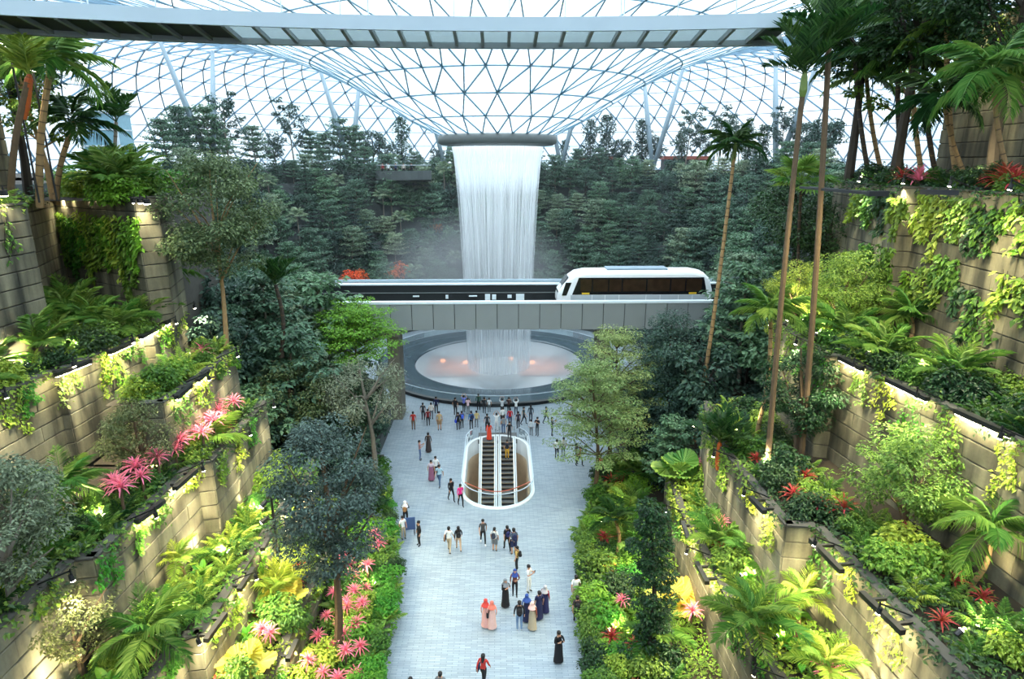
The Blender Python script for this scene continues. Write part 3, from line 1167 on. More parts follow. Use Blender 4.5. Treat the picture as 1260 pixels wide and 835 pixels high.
def tier(key, s, z0, z1, poly, depth, name, course=0.76, plen=2.9, panels=True):
    """one garden terrace: a panelled retaining wall along poly [(Y, X), ...] with planted soil behind"""
    if panels and key[1] in 'BCDE' and key != 'RE':
        poly = [(y, x + s * .8) for y, x in poly]
    root = empty('wall_left' if s < 0 else 'wall_right', (poly[0][1], poly[0][0], z0), kind='structure')
    o = Vector((-poly[0][1], -poly[0][0], -z0))
    TIERS[key] = dict(s=s, z0=z0, z1=z1, poly=poly, depth=depth, name=name, root=root)
    core, soil, cop = MB(), MB(), MB()
    for (ya, xa), (yb, xb) in zip(poly[:-1], poly[1:]):
        A, B = Vector((xa, ya, 0)), Vector((xb, yb, 0))
        t = (B - A)
        ln = t.length
        t.normalize()
        out = Vector((t.y, -t.x, 0)) * s          # away from the walkway
        if abs(yb - ya) < .05:
            out = Vector((0, 1, 0))
        i0 = out * .05
        i1 = out * .35
        core.add([A + i0 + Vector((0, 0, z0 - .3)), B + i0 + Vector((0, 0, z0 - .3)), B + i0 + Vector((0, 0, z1 - .01)), A + i0 + Vector((0, 0, z1 - .01)),
                  A + i1 + Vector((0, 0, z0 - .3)), B + i1 + Vector((0, 0, z0 - .3)), B + i1 + Vector((0, 0, z1 - .01)), A + i1 + Vector((0, 0, z1 - .01))],
                 [(0, 1, 2, 3), (7, 6, 5, 4), (3, 2, 6, 7), (0, 3, 7, 4), (1, 5, 6, 2), (0, 4, 5, 1)])
        cop.bar(A + out * .12 + Vector((0, 0, z1 + .03)), B + out * .12 + Vector((0, 0, z1 + .03)), .42, .08)
        if abs(yb - ya) > 1.0:
            ex = 0.2 if key == 'LD2' else 2.4
            soil.add([(xa + s * .3, ya, z1 - .18), (xb + s * .3, yb, z1 - .18), (xb + s * (depth + ex), yb, z1 - .1), (xa + s * (depth + ex), ya, z1 - .1)], [(0, 1, 2, 3)])
        if panels:
            nc = max(1, int(round((z1 - z0) / course)))
            ch = (z1 - z0) / nc
            nl = max(1, int(round(ln / plen)))
            pl = ln / nl
            ang = math.atan2(t.y, t.x)
            # the panel's face (-Y side of its mesh) must look to the walkway
            if (Matrix.Rotation(ang, 3, 'Z') @ Vector((0, -1, 0))).dot(out) > 0:
                ang += math.pi
            for c in range(nc):
                off = 0.5 if c % 2 and nl > 1 else 0.0
                cuts = [0.0] + [pl * (k + off) for k in range(0 if off else 1, nl)] + [ln]
                for a, b in zip(cuts[:-1], cuts[1:]):
                    if b - a < .05:
                        continue
                    m = A + t * ((a + b) / 2)
                    jit = rnd.uniform(-.012, .012)
                    ob('concrete_panel', PANEL, root, (m.x + o.x + out.x * jit, m.y + o.y + out.y * jit, c * ch + .01), (0, 0, ang), (b - a - .016, 1, ch - .05))
    core.build('wall_core', 'concrete_core', root, loc=o)
    cop.build('coping', 'concrete_core', root, loc=o)
    if soil.f:
        soil.build('soil_bed', 'soil', root, loc=o)


SL, SR = 'lamp-post side', 'train side'
tier('LA', -1, 0, .75, [(14, -5.7), (30.5, -5.9), (36, -6.9), (42, -8.3), (48, -9.6)], 4.8, 'lowest planter of the ' + SL, panels=False)
tier('LB', -1, .6, 2.6, [(14, -9.2), (31, -9.0), (38.5, -10.4)], 2.6, 'second planter of the ' + SL)
tier('LC', -1, 2.4, 5.6, [(10, -12.2), (21.6, -12.0), (21.7, -11.3), (33.2, -11.1), (33.4, -10.5), (38.4, -11.3)], 3.1, 'third planter of the ' + SL)
tier('LD', -1, 5.4, 10.0, [(8, -15.0), (20.5, -14.8), (20.6, -14.1), (28.2, -13.9), (28.4, -13.2), (36.5, -13.4)], 3.3, 'fourth planter of the ' + SL)
tier('LD2', -1, 9.8, 13.4, [(27.4, -15.6), (27.5, -14.6), (31.5, -14.5), (36.5, -14.9)], 2.4, 'short raised planter of the ' + SL)
tier('LE', -1, 9.8, 14.8, [(6, -20.2), (28, -19.6), (28.1, -19.3), (34.5, -19.0), (34.7, -18.6), (41, -19.8)], 4.0, 'fifth planter of the ' + SL)
tier('LF', -1, 14.6, 22.1, [(5, -23), (31.2, -22.4), (31.4, -24.2), (41.5, -28), (36.4, -20.2), (37.3, -19.4), (41, -20.4)], 6, 'top planter of the ' + SL)
tier('LG', -1, 22.0, 29.2, [(3, -26), (24, -25.8), (36.5, -26.6)], 6, 'upper storey planter of the ' + SL, course=.8, plen=2.6)
tier('RA', 1, 0, .75, [(14, 4.1), (30, 4.5), (36, 5.4), (42, 7.0), (48, 9.0)], 6.6, 'lowest planter of the ' + SR, panels=False)
tier('RB', 1, .6, 4.6, [(10, 10.3), (21.5, 10.0), (21.6, 9.7), (33, 9.7), (38.4, 10.4)], 3.4, 'second planter of the ' + SR)
tier('RC', 1, 4.4, 9.0, [(8, 13.7), (23.6, 12.7), (23.8, 11.5), (33, 11.3), (38.4, 12.6)], 4.0, 'third planter of the ' + SR)
tier('RD', 1, 8.8, 14.5, [(6, 18.6), (20.9, 17.6), (30.4, 16.6), (30.6, 15.9), (35.5, 16.1), (41, 17.6)], 5.2, 'fourth planter of the ' + SR, course=.8)
tier('RE', 1, 14.3, 22.7, [(5, 21.0), (26, 21.8), (34, 22.4), (34.2, 21.6), (40, 22.6), (46, 24)], 7, 'top planter of the ' + SR, course=.8)
tier('RF', 1, 22.6, 32.0, [(3, 27), (24, 27.2), (32, 27.6), (42, 28.4)], 6, 'upper storey planter of the ' + SR, course=.85, plen=2.6)
# RE stands straight on the soil of RD; fill the shells behind the walls so that no light leaks through
for s, steps in ((-1, [(-24.4, 22.1), (-27, 29.2)]), (1, [(24.4, 22.5), (29, 32)])):
    for x, z in steps:
        MB().box(min(x - .3, 60 * s) if s < 0 else x, x if s < 0 else 60, 2, 30.8 if s < 0 else 38, 13, z - .35).build('wall_backing', 'concrete_core', kind='structure')


# planted shoulder behind the niche of the lamp-post side
pg = [(-28.2, 41.6), (-20.5, 36.7), (-19.7, 37.5), (-20.7, 41), (-22, 50), (-34, 50)]
m = MB()
m.add([(x, y, 12) for x, y in pg] + [(x, y, 21.95) for x, y in pg], [(5, 4, 3, 2, 1, 0)] + [(i, (i + 1) % 6, 6 + (i + 1) % 6, 6 + i) for i in range(6)], 0)
m.add([(x, y, 21.96) for x, y in pg], [(0, 1, 2, 3, 4, 5)], 1)
m.build('wall_bank', ['concrete_core', 'soil'], kind='structure')


def tier_x(T, y):
    p = T['poly']
    for (ya, xa), (yb, xb) in zip(p[:-1], p[1:]):
        if ya <= y <= yb and yb - ya > .3:
            return xa + (xb - xa) * (y - ya) / (yb - ya)
    return p[0][1] if y < p[0][0] else p[-1][1]


# ------------------------------------------------------------------ lamps
def spot(name, loc, target, power, col=(1, .83, .42), angle=80, size=.15, parent=None):
    ld = bpy.data.lights.new(name, 'SPOT')
    ld.energy = power
    ld.color = col
    ld.spot_size = R(angle)
    ld.spot_blend = .8
    ld.shadow_soft_size = size
    o = bpy.data.objects.new(name, ld)
    COL.objects.link(o)
    o.location = loc
    d = Vector(target) - Vector(loc)
    o.rotation_euler = d.to_track_quat('-Z', 'Y').to_euler()
    if parent is not None:
        o.parent = parent
        o.matrix_parent_inverse = Matrix.Translation(-parent.location)
    return o


LB_N = 0


def light_bar(key, a, b, power=120):
    """black luminaire on two arms in front of a terrace edge; washes the wall and the planting below"""
    T = TIERS[key]
    z = T['z1']
    A, B = P(a[0], a[1], z=z + .1), P(b[0], b[1], z=z + .1)
    mid = (A + B) / 2
    t = (B - A)
    L = t.length
    t.normalize()
    s = T['s']
    root = empty('light_bar', (mid.x, mid.y, z + .1), math.atan2(t.y, t.x), label='black light bar at the edge of the ' + T['name'], cat='light bar', group='light bars on the ' + T['name'])
    sy = 1 if (Matrix.Rotation(root.rotation_euler.z, 3, 'Z') @ Vector((0, 1, 0))).x * s > 0 else -1
    MB().box(-L / 2, L / 2, -.11, .11, -.1, .1).build('bar', 'black_steel', root)
    gap = abs(tier_x(T, mid.y) - mid.x) + .1
    for k in (-.3, .3):
        y0, y1 = sorted((sy * .1, sy * max(.25, gap - .16)))
        MB().box(k * L - .06, k * L + .06, y0, y1, -.06, .05).build('arm', 'black_steel', root)
    if key != 'RE':
        MB().box(-L / 2 + .05, L / 2 - .05, -.07, .07, -.13, -.1).build('lens', 'lamp_glow', root)
    ld = bpy.data.lights.new('light_bar_glow', 'AREA')
    ld.shape = 'RECTANGLE'
    ld.size = L
    ld.size_y = .12
    ld.energy = power
    ld.color = (1, .86, .46)
    lo = bpy.data.objects.new('light_bar_glow', ld)
    COL.objects.link(lo)
    lo.parent = root
    lo.location = (0, 0, -.16)
    lo.rotation_euler = (R(14) * sy, 0, 0)


BARS = [('LE', (68, 461), (111, 444)), ('LE', (134, 434), (165, 420)), ('LE', (173, 415), (195, 403)), ('LE', (203, 398), (216, 390)),
        ('LD2', (217, 489), (235, 474)), ('LD2', (243, 468), (256, 456)),
        ('LD', (168, 642), (201, 616)), ('LD', (215, 601), (241, 578)),
        ('LC', (253, 788), (277, 755)), ('LC', (294, 726), (312, 699)), ('LC', (323, 676), (333, 657)), ('LC', (351, 632), (357, 615)),
        ('LB', (354, 812), (365, 788)), 
        ('RD', (1176, 505), (1246, 536)), ('RD', (1091, 467), (1141, 491)), ('RD', (1033, 440), (1061, 454)),
        ('RC', (998, 664), (1036, 703)), ('RC', (1060, 729), (1111, 778)), ('RC', (924, 612), (941, 630)),
        ('RB', (857, 692), (870, 717)), ('RB', (840, 642), (847, 663))]
for k, a, b in BARS:
    light_bar(k, a, b)
# long dark ledge lamps along the train-side top wall
for a, b in (((1068, 238), (1092, 238)), ((1132, 236), (1180, 237)), ((1202, 233), (1259, 233))):
    light_bar('RE', (a[0], a[1]), (b[0], b[1]), 420)


LAST = [None]


def downlight(p, target, power, label, group, r=.16):
    root = LAST[0] = empty('wall_downlight', p, label=label, cat='lamp', group=group)
    d = (Vector(target) - Vector(p)).normalized()
    MB().tube([-d * .22, d * .02], [r, r * 1.1], 10).build('housing', 'black_steel', root)
    MB().tube([d * .02, d * .05], [r * .95, r * .95], 10).build('lens', 'lamp_glow', root)
    MB().bar((0, 0, .05), (0, 0, .45), .05).build('bracket', 'black_steel', root)
    spot('downlight_glow', Vector(p) + d * .08, target, power, (1, .9, .58), 110, .1, root)


for px, py in ((5, 240), (75, 243), (90, 244), (111, 245), (120, 245), (131, 246), (138, 246), (143, 247), (166, 249), (173, 249), (181, 250)):
    if px < 20:
        q = P(px, py, x=-22.15)
    else:
        t = (px - 70) / 110.0
        q = P(px, py, y=40.9 - 5.0 * t)
    downlight(q, (q.x - .1, q.y + .5, q.z - 4), 240, 'small bright downlight under the coping of the ' + SL + ' top wall', 'downlights under the ' + SL + ' coping')
RAIL = []
for i in range(12):
    t = i / 11
    px = 40 * t
    py = 52 + 34 * t ** 1.4
    q = P(px, py, x=-23.7)
    RAIL.append(q)
    downlight(q, (q.x - 1.6, q.y, q.z - 4.5), 160, 'round spotlight in the curved row above the ' + SL + ' upper storey', 'curved spotlight row of the ' + SL, .14)
rl = empty('spotlight_rail', (RAIL[-1].x, RAIL[-1].y, 22.0), label='curved black rail on posts carrying the spotlight row', cat='rail')
ro = Vector(rl.location)
MB().tube([p - ro + Vector((0, 0, .47)) for p in RAIL], .04, 6).build('rail', 'black_steel', rl)
for p in (RAIL[3], RAIL[-1]):
    MB().tube([(p.x - ro.x, p.y - ro.y, 0), p - ro + Vector((0, 0, .47))], .05, 6).build('post', 'black_steel', rl)
for px, py in ((1192, 29), (1202, 21), (1195, 11), (1210, 2), (1136, 57), (1132, 80)):
    q = P(px, py, x=26.9 if px > 1150 else 27.8)
    downlight(q, (q.x + 1.2, q.y, q.z - 5), 420, 'bright spotlight high on the ' + SR + ' upper wall', 'spotlights on the ' + SR + ' upper wall', .17)


def garden_spot(x, y, z, target, power, label, group):
    root = empty('garden_spotlight', (x, y, z), label=label, cat='lamp', group=group)
    d = (Vector(target) - Vector((x, y, z))).normalized()
    MB().tube([(0, 0, -.05), (0, 0, .35)], .03, 6).build('stake', 'black_steel', root)
    c = Vector((0, 0, .4))
    MB().tube([c - d * .12, c + d * .12], [.08, .1], 10).build('housing', 'black_steel', root)
    MB().tube([c + d * .12, c + d * .14], .09, 10).build('lens', 'lamp_glow', root)
    spot('garden_glow', Vector((x, y, z)) + c + d * .2, target, power, (1, .88, .5), 100, .1, root)


# ground spotlights in the planters (lighting the planting of the wall behind them)
for key, ys in (('LB', (18, 23, 28, 33)), ('LC', (18, 22.5, 27, 31)), ('LD', (19, 23, 27, 33)), ('LE', (25, 28, 31, 34, 37, 40)),
                ('RB', (18, 22, 26, 30)), ('RC', (17, 21, 25, 29, 33)), ('RD', (21, 24, 27, 30, 33, 37)), ('LA', (26, 31, 36)), ('RA', (27, 32, 37))):
    T = TIERS[key]
    for y in ys:
        x = tier_x(T, y) + T['s'] * 1.0
        garden_spot(x, y, T['z1'] - .15, (x + T['s'] * 2.6, y + .8, T['z1'] + 1.6), 1500, 'stake spotlight among leaves of the ' + T['name'], 'stake spotlights of the ' + T['name'])
for key, ys in (('LF', (20, 25, 30, 35)), ('RE', (20, 26, 32, 38, 43))):
    T = TIERS[key]
    for y in ys:
        x = tier_x(T, y) + T['s'] * .8
        garden_spot(x, y, T['z1'] - .15, (x + T['s'] * 3.5, y + .5, T['z1'] + 3.5), 900, 'stake spotlight among leaves of the ' + T['name'], 'stake spotlights of the ' + T['name'])
# ------------------------------------------------------------------ plants: leaves and fronds
FR = {}


def frond(kind, mat):
    k = (kind, mat)
    if k in FR:
        return FR[k]
    m = MB()
    Z = np.array([[0, 0, 1.0]])
    if kind in ('palm', 'areca', 'fern', 'upright'):
        L, ll, n, droop, vee, wd = dict(palm=(2.3, .84, 25, .75, .2, .04), areca=(2.0, .74, 23, .5, .5, .04), fern=(1.05, .27, 17, .42, .1, .045),
                                        upright=(2.1, .85, 22, .35, .7, .10))[kind]
        ts = np.linspace(0, 1, 8)
        pts = [(L * t * (1 - .12 * t * t), 0, L * (.32 * t - droop * t * t * .75)) for t in ts]
        m.tube(pts, [.028 * (1 - .8 * t) * (1 if kind != 'fern' else .5) for t in ts], 3, cap=False)
        t = np.linspace(.14, .985, n)
        pos = np.stack([L * t * (1 - .12 * t * t), 0 * t, L * (.32 * t - droop * t * t * .75)], 1)
        tan = norm(np.stack([1 - .36 * t * t, 0 * t, .32 - 1.5 * droop * t], 1))
        prof = np.sin(np.pi * np.clip(.16 + .84 * t, 0, 1)) ** .55 * (1 - .25 * t)
        prof[-3:] = np.maximum(prof[-3:], .35)
        for s in (-1, 1):
            sd = np.array([[0, s, 0.0]])
            ax = norm(sd * (.95 - .35 * t[:, None]) + tan * (.35 + .55 * t[:, None]) + Z * (vee - .3))
            nr = norm(np.cross(ax, tan) * -s + Z * .3)
            jit = np.random.default_rng(5 + s).uniform(-.12, .12, (n, 3))
            ax = norm(ax + jit)
            v, f = leaf_arr(pos, ax, nr, ll * prof, wd, .2, .42 if kind == 'palm' else .3 if kind != 'upright' else .08)
            m.addnp(v, f)
    elif kind == 'fan':
        m.tube([(0, 0, 0), (.5, 0, .1), (1.0, 0, .12)], [.025, .02, .015], 3, cap=False)
        n = 19
        a = np.radians(np.linspace(-125, 125, n))
        pos = np.repeat(np.array([[1.0, 0, .12]]), n, 0)
        ax = np.stack([np.cos(a), np.sin(a), -.12 + 0 * a], 1)
        nr = np.repeat(Z, n, 0) + .25 * np.stack([-np.sin(a), np.cos(a), 0 * a], 1) * np.where(np.arange(n) % 2, 1, -1)[:, None]
        v, f = leaf_arr(pos, ax, norm(nr), .85 * (.8 + .2 * np.cos(a)), .2, .1, .22)
        m.addnp(v, f)
    elif kind == 'round':      # broad pleated fan, nearly a full disc
        m.tube([(0, 0, 0), (.5, 0, .15), (.9, 0, .2)], [.025, .02, .015], 3, cap=False)
        n = 17
        for i in range(n):
            a0 = R(-150 + 300 * i / n)
            a1 = R(-150 + 300 * (i + 1) / n)
            am = (a0 + a1) / 2
            c = Vector((.9, 0, .2))
            r = .95
            p = [c, c + Vector((r * math.cos(a0), r * math.sin(a0), -.16)), c + Vector((r * 1.04 * math.cos(am), r * 1.04 * math.sin(am), -.05)), c + Vector((r * math.cos(a1), r * math.sin(a1), -.16))]
            m.add(p, [(0, 1, 2), (0, 2, 3)])
    elif kind in ('strap', 'paddle', 'fishtail'):
        L, W, dr = dict(strap=(.68, .07, .55), paddle=(1.3, .42, .45), fishtail=(1.7, .6, .25))[kind]
        n = 6
        vs, fs = [], []
        for i in range(n + 1):
            t = i / n
            w = W * (math.sin(math.pi * min(1, .1 + .9 * t)) ** .6) * (1 if kind != 'fishtail' else (.35 + 1.0 * t))
            if i == n:
                w = .02 if kind != 'fishtail' else W * .5
            x = L * t * (1 - .1 * t * t)
            z = L * (.4 * t - dr * t * t)
            vs += [(x, -w / 2, z + w * .18), (x, 0, z), (x, w / 2, z + w * .18)]
        for i in range(n):
            b = i * 3
            fs += [(b, b + 3, b + 4, b + 1), (b + 1, b + 4, b + 5, b + 2)]
        m.add(vs, fs)
    FR[k] = m.mesh('frond_' + kind, mat)
    return FR[k]


def crown(root, c, mesh, nf, e0, e1, sc, seed, name='frond', roll=8):
    """nf fronds spiralling from upright (e0) to low (e1) around point c"""
    r = random.Random(seed)
    out = []
    for i in range(nf):
        t = (i + .5) / nf
        az = i * 2.39996 + r.uniform(-.2, .2)
        el = e0 + (e1 - e0) * t ** .85 + r.uniform(-6, 6)
        s = sc * r.uniform(.82, 1.12) * (.75 + .25 * min(1, t * 3))
        out.append(ob(name, mesh, root, c, (R(r.uniform(-roll, roll)), R(-el), az), s))
    return out


class Kind:
    """a plant kind: prototypes are built once, then copied with their parts"""

    def __init__(s, build, nvar=2):
        s.build, s.nvar, s.protos, s.count = build, nvar, {}, 0

    def place(s, loc, sc=1.0, rz=None, label=None, group=None, var=None, r=rnd):
        v = s.count % s.nvar if var is None else var
        s.count += 1
        rz = r.uniform(0, 6.28) if rz is None else rz
        if v not in s.protos:
            root, ch = s.build(v)
            s.protos[v] = (root, ch)
            root.location = loc
            root.rotation_euler = (0, 0, rz)
            root.scale = (sc,) * 3
            o = root
        else:
            o = copy_tree(s.protos[v][0], s.protos[v][1], loc, rz, sc)
        o['label'] = label
        if group:
            o['group'] = group
        return o


def rosette(name, cat, fk, mat, nf, e0, e1, sc, stem=0.0, smat='bark_brown'):
    def b(v):
        root = empty(name, cat=cat)
        ch = []
        if stem > 0:
            ch.append(MB().tube([(0, 0, -.1), (.04, 0, stem * .5), (0, .03, stem)], [.07, .06, .05], 6).build('stem', smat, root))
        ch += crown(root, (0, 0, stem), frond(fk, mat), nf + v, e0, e1, sc, 31 * v + nf, 'frond' if fk in ('palm', 'areca', 'fern', 'upright', 'fan', 'round') else 'leaf')
        return root, ch
    return b


def bush(name, mat, r=.9, h=1.1, ncl=22, per=34, L=.2, W=.11, flat=.75, cat='bush', stems=True):
    def b(v):
        g = np.random.default_rng(100 + v * 7 + int(r * 10))
        th = g.uniform(0, 6.28, ncl)
        u = g.uniform(0, 1, ncl) ** .5
        zz = g.uniform(.15, 1, ncl)
        cen = np.stack([r * .75 * u * np.cos(th), r * .75 * u * np.sin(th), h * zz * (1 - .35 * u)], 1)
        m = MB()
        vs, fs = cloud(g, cen, np.full(ncl, r * .38), per, L, W, flat)
        m.addnp(vs, fs)
        root = empty(name, cat=cat)
        fo = m.build('foliage', mat, root, kind='stuff')
        ch = [fo]
        if stems:
            s = MB()
            for k in range(5):
                a = k * 1.25 + v
                s.tube([(0, 0, -.1), (r * .25 * math.cos(a), r * .25 * math.sin(a), h * .4), (r * .5 * math.cos(a), r * .5 * math.sin(a), h * .75)], [.03, .022, .012], 4)
            ch.append(s.build('stems', 'bark_dark', root, kind='stuff'))
        return root, ch
    return b


def tree(name, shape, mat, bark, h, w, leaf=(.26, .14), dens=1.0, cat='tree', clear=.4, tr=.14, seed=0, ncl=46):
    def b(v):
        g = np.random.default_rng(500 + v * 13 + seed)
        rr = random.Random(900 + v * 13 + seed)
        root = empty(name, cat=cat)
        t = MB()
        cen, rad = [], []
        lean = Vector((rr.uniform(-.05, .05) * h, rr.uniform(-.05, .05) * h, 0))

        def axis(f):
            return Vector((lean.x * f * f + .02 * h * math.sin(f * 5 + v), lean.y * f * f, h * f))
        t.tube([axis(f) - Vector((0, 0, .2 if f == 0 else 0)) for f in (0, .2, .4, .6, .8, .95)], [tr * (1.15 - f) for f in (0, .2, .4, .6, .8, .98)], 7)
        flat, upw, per = .6, .8, int(34 * dens)
        if shape == 'layered':
            flat, upw = .28, 1.3
            for k in range(6):
                f = clear + (1 - clear) * (k / 5.0) ** .9
                rk = w * (1 - .62 * (k / 5.0) ** 1.5) * rr.uniform(.85, 1.1)
                nb = 8 - k // 2
                for j in range(nb):
                    a = j * 6.283 / nb + k * .8 + rr.uniform(-.2, .2)
                    rj = rk * rr.uniform(.75, 1.1)
                    base = axis(max(.1, f - .08))
                    tip = axis(f) + Vector((rj * math.cos(a), rj * math.sin(a), rr.uniform(-.02, .05) * h))
                    t.tube([base, (base + tip) / 2 + Vector((0, 0, .03 * h)), tip], [tr * .35, tr * .22, .015], 4, cap=False)
                    for q in (.4, .68, .95):
                        p = base.lerp(tip, q)
                        cen.append((p.x, p.y, p.z + .02 * h))
                        rad.append(w * .2 * rr.uniform(.8, 1.25))
        elif shape == 'conifer':
            flat, upw = .32, 1.1
            for k in range(11):
                f = clear + (1 - clear) * k / 10.0
                rk = w * (1.02 - k / 10.0) ** .8
                nb = max(3, 8 - k // 2)
                for j in range(nb):
                    a = j * 6.283 / nb + k * .7
                    for q in ((.45, .9) if k < 8 else (.6,)):
                        p = axis(f)
                        cen.append((p.x + rk * q * math.cos(a), p.y + rk * q * math.sin(a), p.z - .14 * rk * q))
                        rad.append(max(.22, w * .24 * (1.1 - k / 12.0)))
        elif shape == 'round':
            nb = 9
            for j in range(nb):
                a = j * 2.4
                f = clear + .12 + .5 * (1 - clear) * (j / nb)
                base = axis(clear + .1 * (j % 3))
                tip = axis(f + .1) + Vector((w * .7 * math.cos(a), w * .7 * math.sin(a), .06 * h))
                t.tube([base, base.lerp(tip, .5) + Vector((0, 0, .02 * h)), tip], [tr * .5, tr * .3, .02], 4, cap=False)
            nc = ncl
            for j in range(nc):
                d = norm(g.normal(size=(1, 3)))[0]
                q = g.uniform(.35, 1) ** .5
                ch = (1 - clear) * h * .52
                p = axis(clear + (1 - clear) * .52)
                cen.append((p.x + d[0] * q * w * .82, p.y + d[1] * q * w * .82, p.z + d[2] * q * ch * .9))
                rad.append(w * .27 * rr.uniform(.75, 1.2))
        elif shape == 'column':
            nc = 60
            for j in range(nc):
                f = clear + (1 - clear) * (j + .5) / nc
                a = j * 2.4
                q = rr.uniform(.4, 1) * w * (1 - .5 * max(0, f - .75) / .25) * (.85 + .3 * math.sin(f * 17 + v))
                p = axis(f)
                cen.append((p.x + q * math.cos(a), p.y + q * math.sin(a), p.z))
                rad.append(w * .42 * rr.uniform(.8, 1.2))
        elif shape == 'airy':
            nb = 10
            for j in range(nb):
                a = j * 2.4
                f = clear + (1 - clear) * j / nb
                base = axis(f * .85)
                rj = w * (1 - .4 * j / nb) * rr.uniform(.7, 1.1)
                tip = axis(min(1, f)) + Vector((rj * math.cos(a), rj * math.sin(a), .08 * h))
                t.tube([base, tip], [tr * .4, .02], 4, cap=False)
                for q in (.55, 1.0):
                    p = base.lerp(tip, q)
                    cen.append(tuple(p))
                    rad.append(w * .27 * rr.uniform(.7, 1.3))
        tk = t.build('trunk', bark, root)
        m = MB()
        vs, fs = cloud(g, np.array(cen), np.array(rad), per, leaf[0], leaf[1], flat, upw)
        m.addnp(vs, fs)
        return root, [tk, m.build('foliage', mat, root, kind='stuff')]
    return b


def palm(name, base, top, fk, mat, nf, sc, seed, label, e0=78, e1=-12, r0=.17, r1=.11, bark='bark_tan', shaft=None, shaft_l=1.0, bow=.3, group=None, cat='palm', rings=True):
    """a palm with its own trunk from base to the crown"""
    base, top = Vector(base), Vector(top)
    root = empty(name, base, cat=cat, label=label, group=group)
    d = top - base
    n = 9
    pts, rad = [], []
    side = Vector((d.y, -d.x, 0))
    side = side.normalized() if side.length > .1 else Vector((1, 0, 0))
    for i in range(n):
        t = i / (n - 1)
        pts.append(d * t + side * bow * math.sin(math.pi * t))
        rad.append(r0 + (r1 - r0) * t ** .6)
    m = MB()
    m.tube([pts[0] - Vector((0, 0, .3))] + pts[1:], rad, 8)
    tk = m.build('trunk', bark, root)
    if rings:
        g = MB()
        for i in range(int(d.length / .55)):
            t = (i + .5) / int(max(1, d.length / .55))
            p = d * t + side * bow * math.sin(math.pi * t)
            rr = r0 + (r1 - r0) * t ** .6 + .012
            g.tube([p - d.normalized() * .03, p + d.normalized() * .03], rr, 8, cap=False)
        g.build('trunk_rings', 'bark_brown', tk, kind='stuff')
    if shaft:
        u = d.normalized()
        MB().tube([d - u * shaft_l, d - u * shaft_l * .7, d - u * .1, d + u * .15], [r1 * 1.05, r1 * 1.55, r1 * 1.25, r1 * .6], 8).build('crownshaft', shaft, root)
    crown(root, d, frond(fk, mat), nf, e0, e1, sc, seed)
    return root


# ------------------------------------------------------------------ plant kinds
K = dict(
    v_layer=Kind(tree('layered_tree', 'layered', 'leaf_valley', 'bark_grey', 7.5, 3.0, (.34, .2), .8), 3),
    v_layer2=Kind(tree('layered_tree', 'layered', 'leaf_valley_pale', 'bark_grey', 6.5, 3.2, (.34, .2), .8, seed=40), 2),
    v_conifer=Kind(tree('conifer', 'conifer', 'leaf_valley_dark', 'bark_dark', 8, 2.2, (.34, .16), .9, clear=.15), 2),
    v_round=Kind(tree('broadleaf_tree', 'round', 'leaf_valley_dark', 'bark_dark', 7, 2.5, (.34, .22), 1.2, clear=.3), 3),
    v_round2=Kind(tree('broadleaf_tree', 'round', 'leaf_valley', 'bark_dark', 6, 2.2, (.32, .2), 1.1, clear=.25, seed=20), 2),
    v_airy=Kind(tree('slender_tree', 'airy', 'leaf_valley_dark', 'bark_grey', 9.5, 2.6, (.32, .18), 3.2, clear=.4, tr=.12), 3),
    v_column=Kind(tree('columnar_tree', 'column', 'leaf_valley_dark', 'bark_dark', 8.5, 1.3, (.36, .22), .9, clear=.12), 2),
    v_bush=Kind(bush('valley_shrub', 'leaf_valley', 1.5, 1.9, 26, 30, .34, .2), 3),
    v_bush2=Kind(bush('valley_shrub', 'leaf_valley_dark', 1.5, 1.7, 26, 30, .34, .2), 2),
    fern=Kind(rosette('fern', 'fern', 'fern', 'frond_green', 13, 70, 2, 1.05), 2),
    fern_lime=Kind(rosette('fern', 'fern', 'fern', 'frond_lime', 13, 70, 0, 1.05), 2),
    fern_dark=Kind(rosette('fern', 'fern', 'fern', 'frond_dark', 13, 65, 0, 1.15), 2),
    areca=Kind(rosette('young_palm', 'palm', 'areca', 'frond_green', 12, 80, 5, .95, .5), 2),
    areca_lime=Kind(rosette('young_palm', 'palm', 'areca', 'frond_lime', 12, 80, 5, .9, .5), 2),
    strap_pink=Kind(rosette('pink_cordyline', 'plant', 'strap', 'leaf_pink', 30, 85, -5, .95, .25, 'bark_brown'), 2),
    strap_red=Kind(rosette('red_cordyline', 'plant', 'strap', 'leaf_red', 30, 85, -5, .95, .3, 'bark_brown'), 2),
    paddle=Kind(rosette('broad_leaf_plant', 'plant', 'paddle', 'leaf_bright', 10, 75, 10, .75, .1), 2),
    paddle_dark=Kind(rosette('broad_leaf_plant', 'plant', 'paddle', 'leaf_mid', 10, 75, 5, .7, .1), 2),
    round_yellow=Kind(rosette('pleated_fan_plant', 'plant', 'round', 'frond_yellow', 7, 70, 15, .85, .2), 2),
    round_green=Kind(rosette('pleated_fan_plant', 'plant', 'round', 'frond_green', 8, 70, 10, .7, .2), 2),
    bush_lime=Kind(bush('shrub', 'leaf_lime', .8, 1.0, 20, 80, .145, .08), 3),
    bush_mid=Kind(bush('shrub', 'leaf_mid', .85, 1.05, 22, 80, .145, .08), 3),
    bush_dark=Kind(bush('shrub', 'leaf_dark', .9, 1.1, 24, 80, .145, .08), 3),
    bush_bright=Kind(bush('shrub', 'leaf_bright', .8, .95, 20, 80, .145, .08), 2),
)
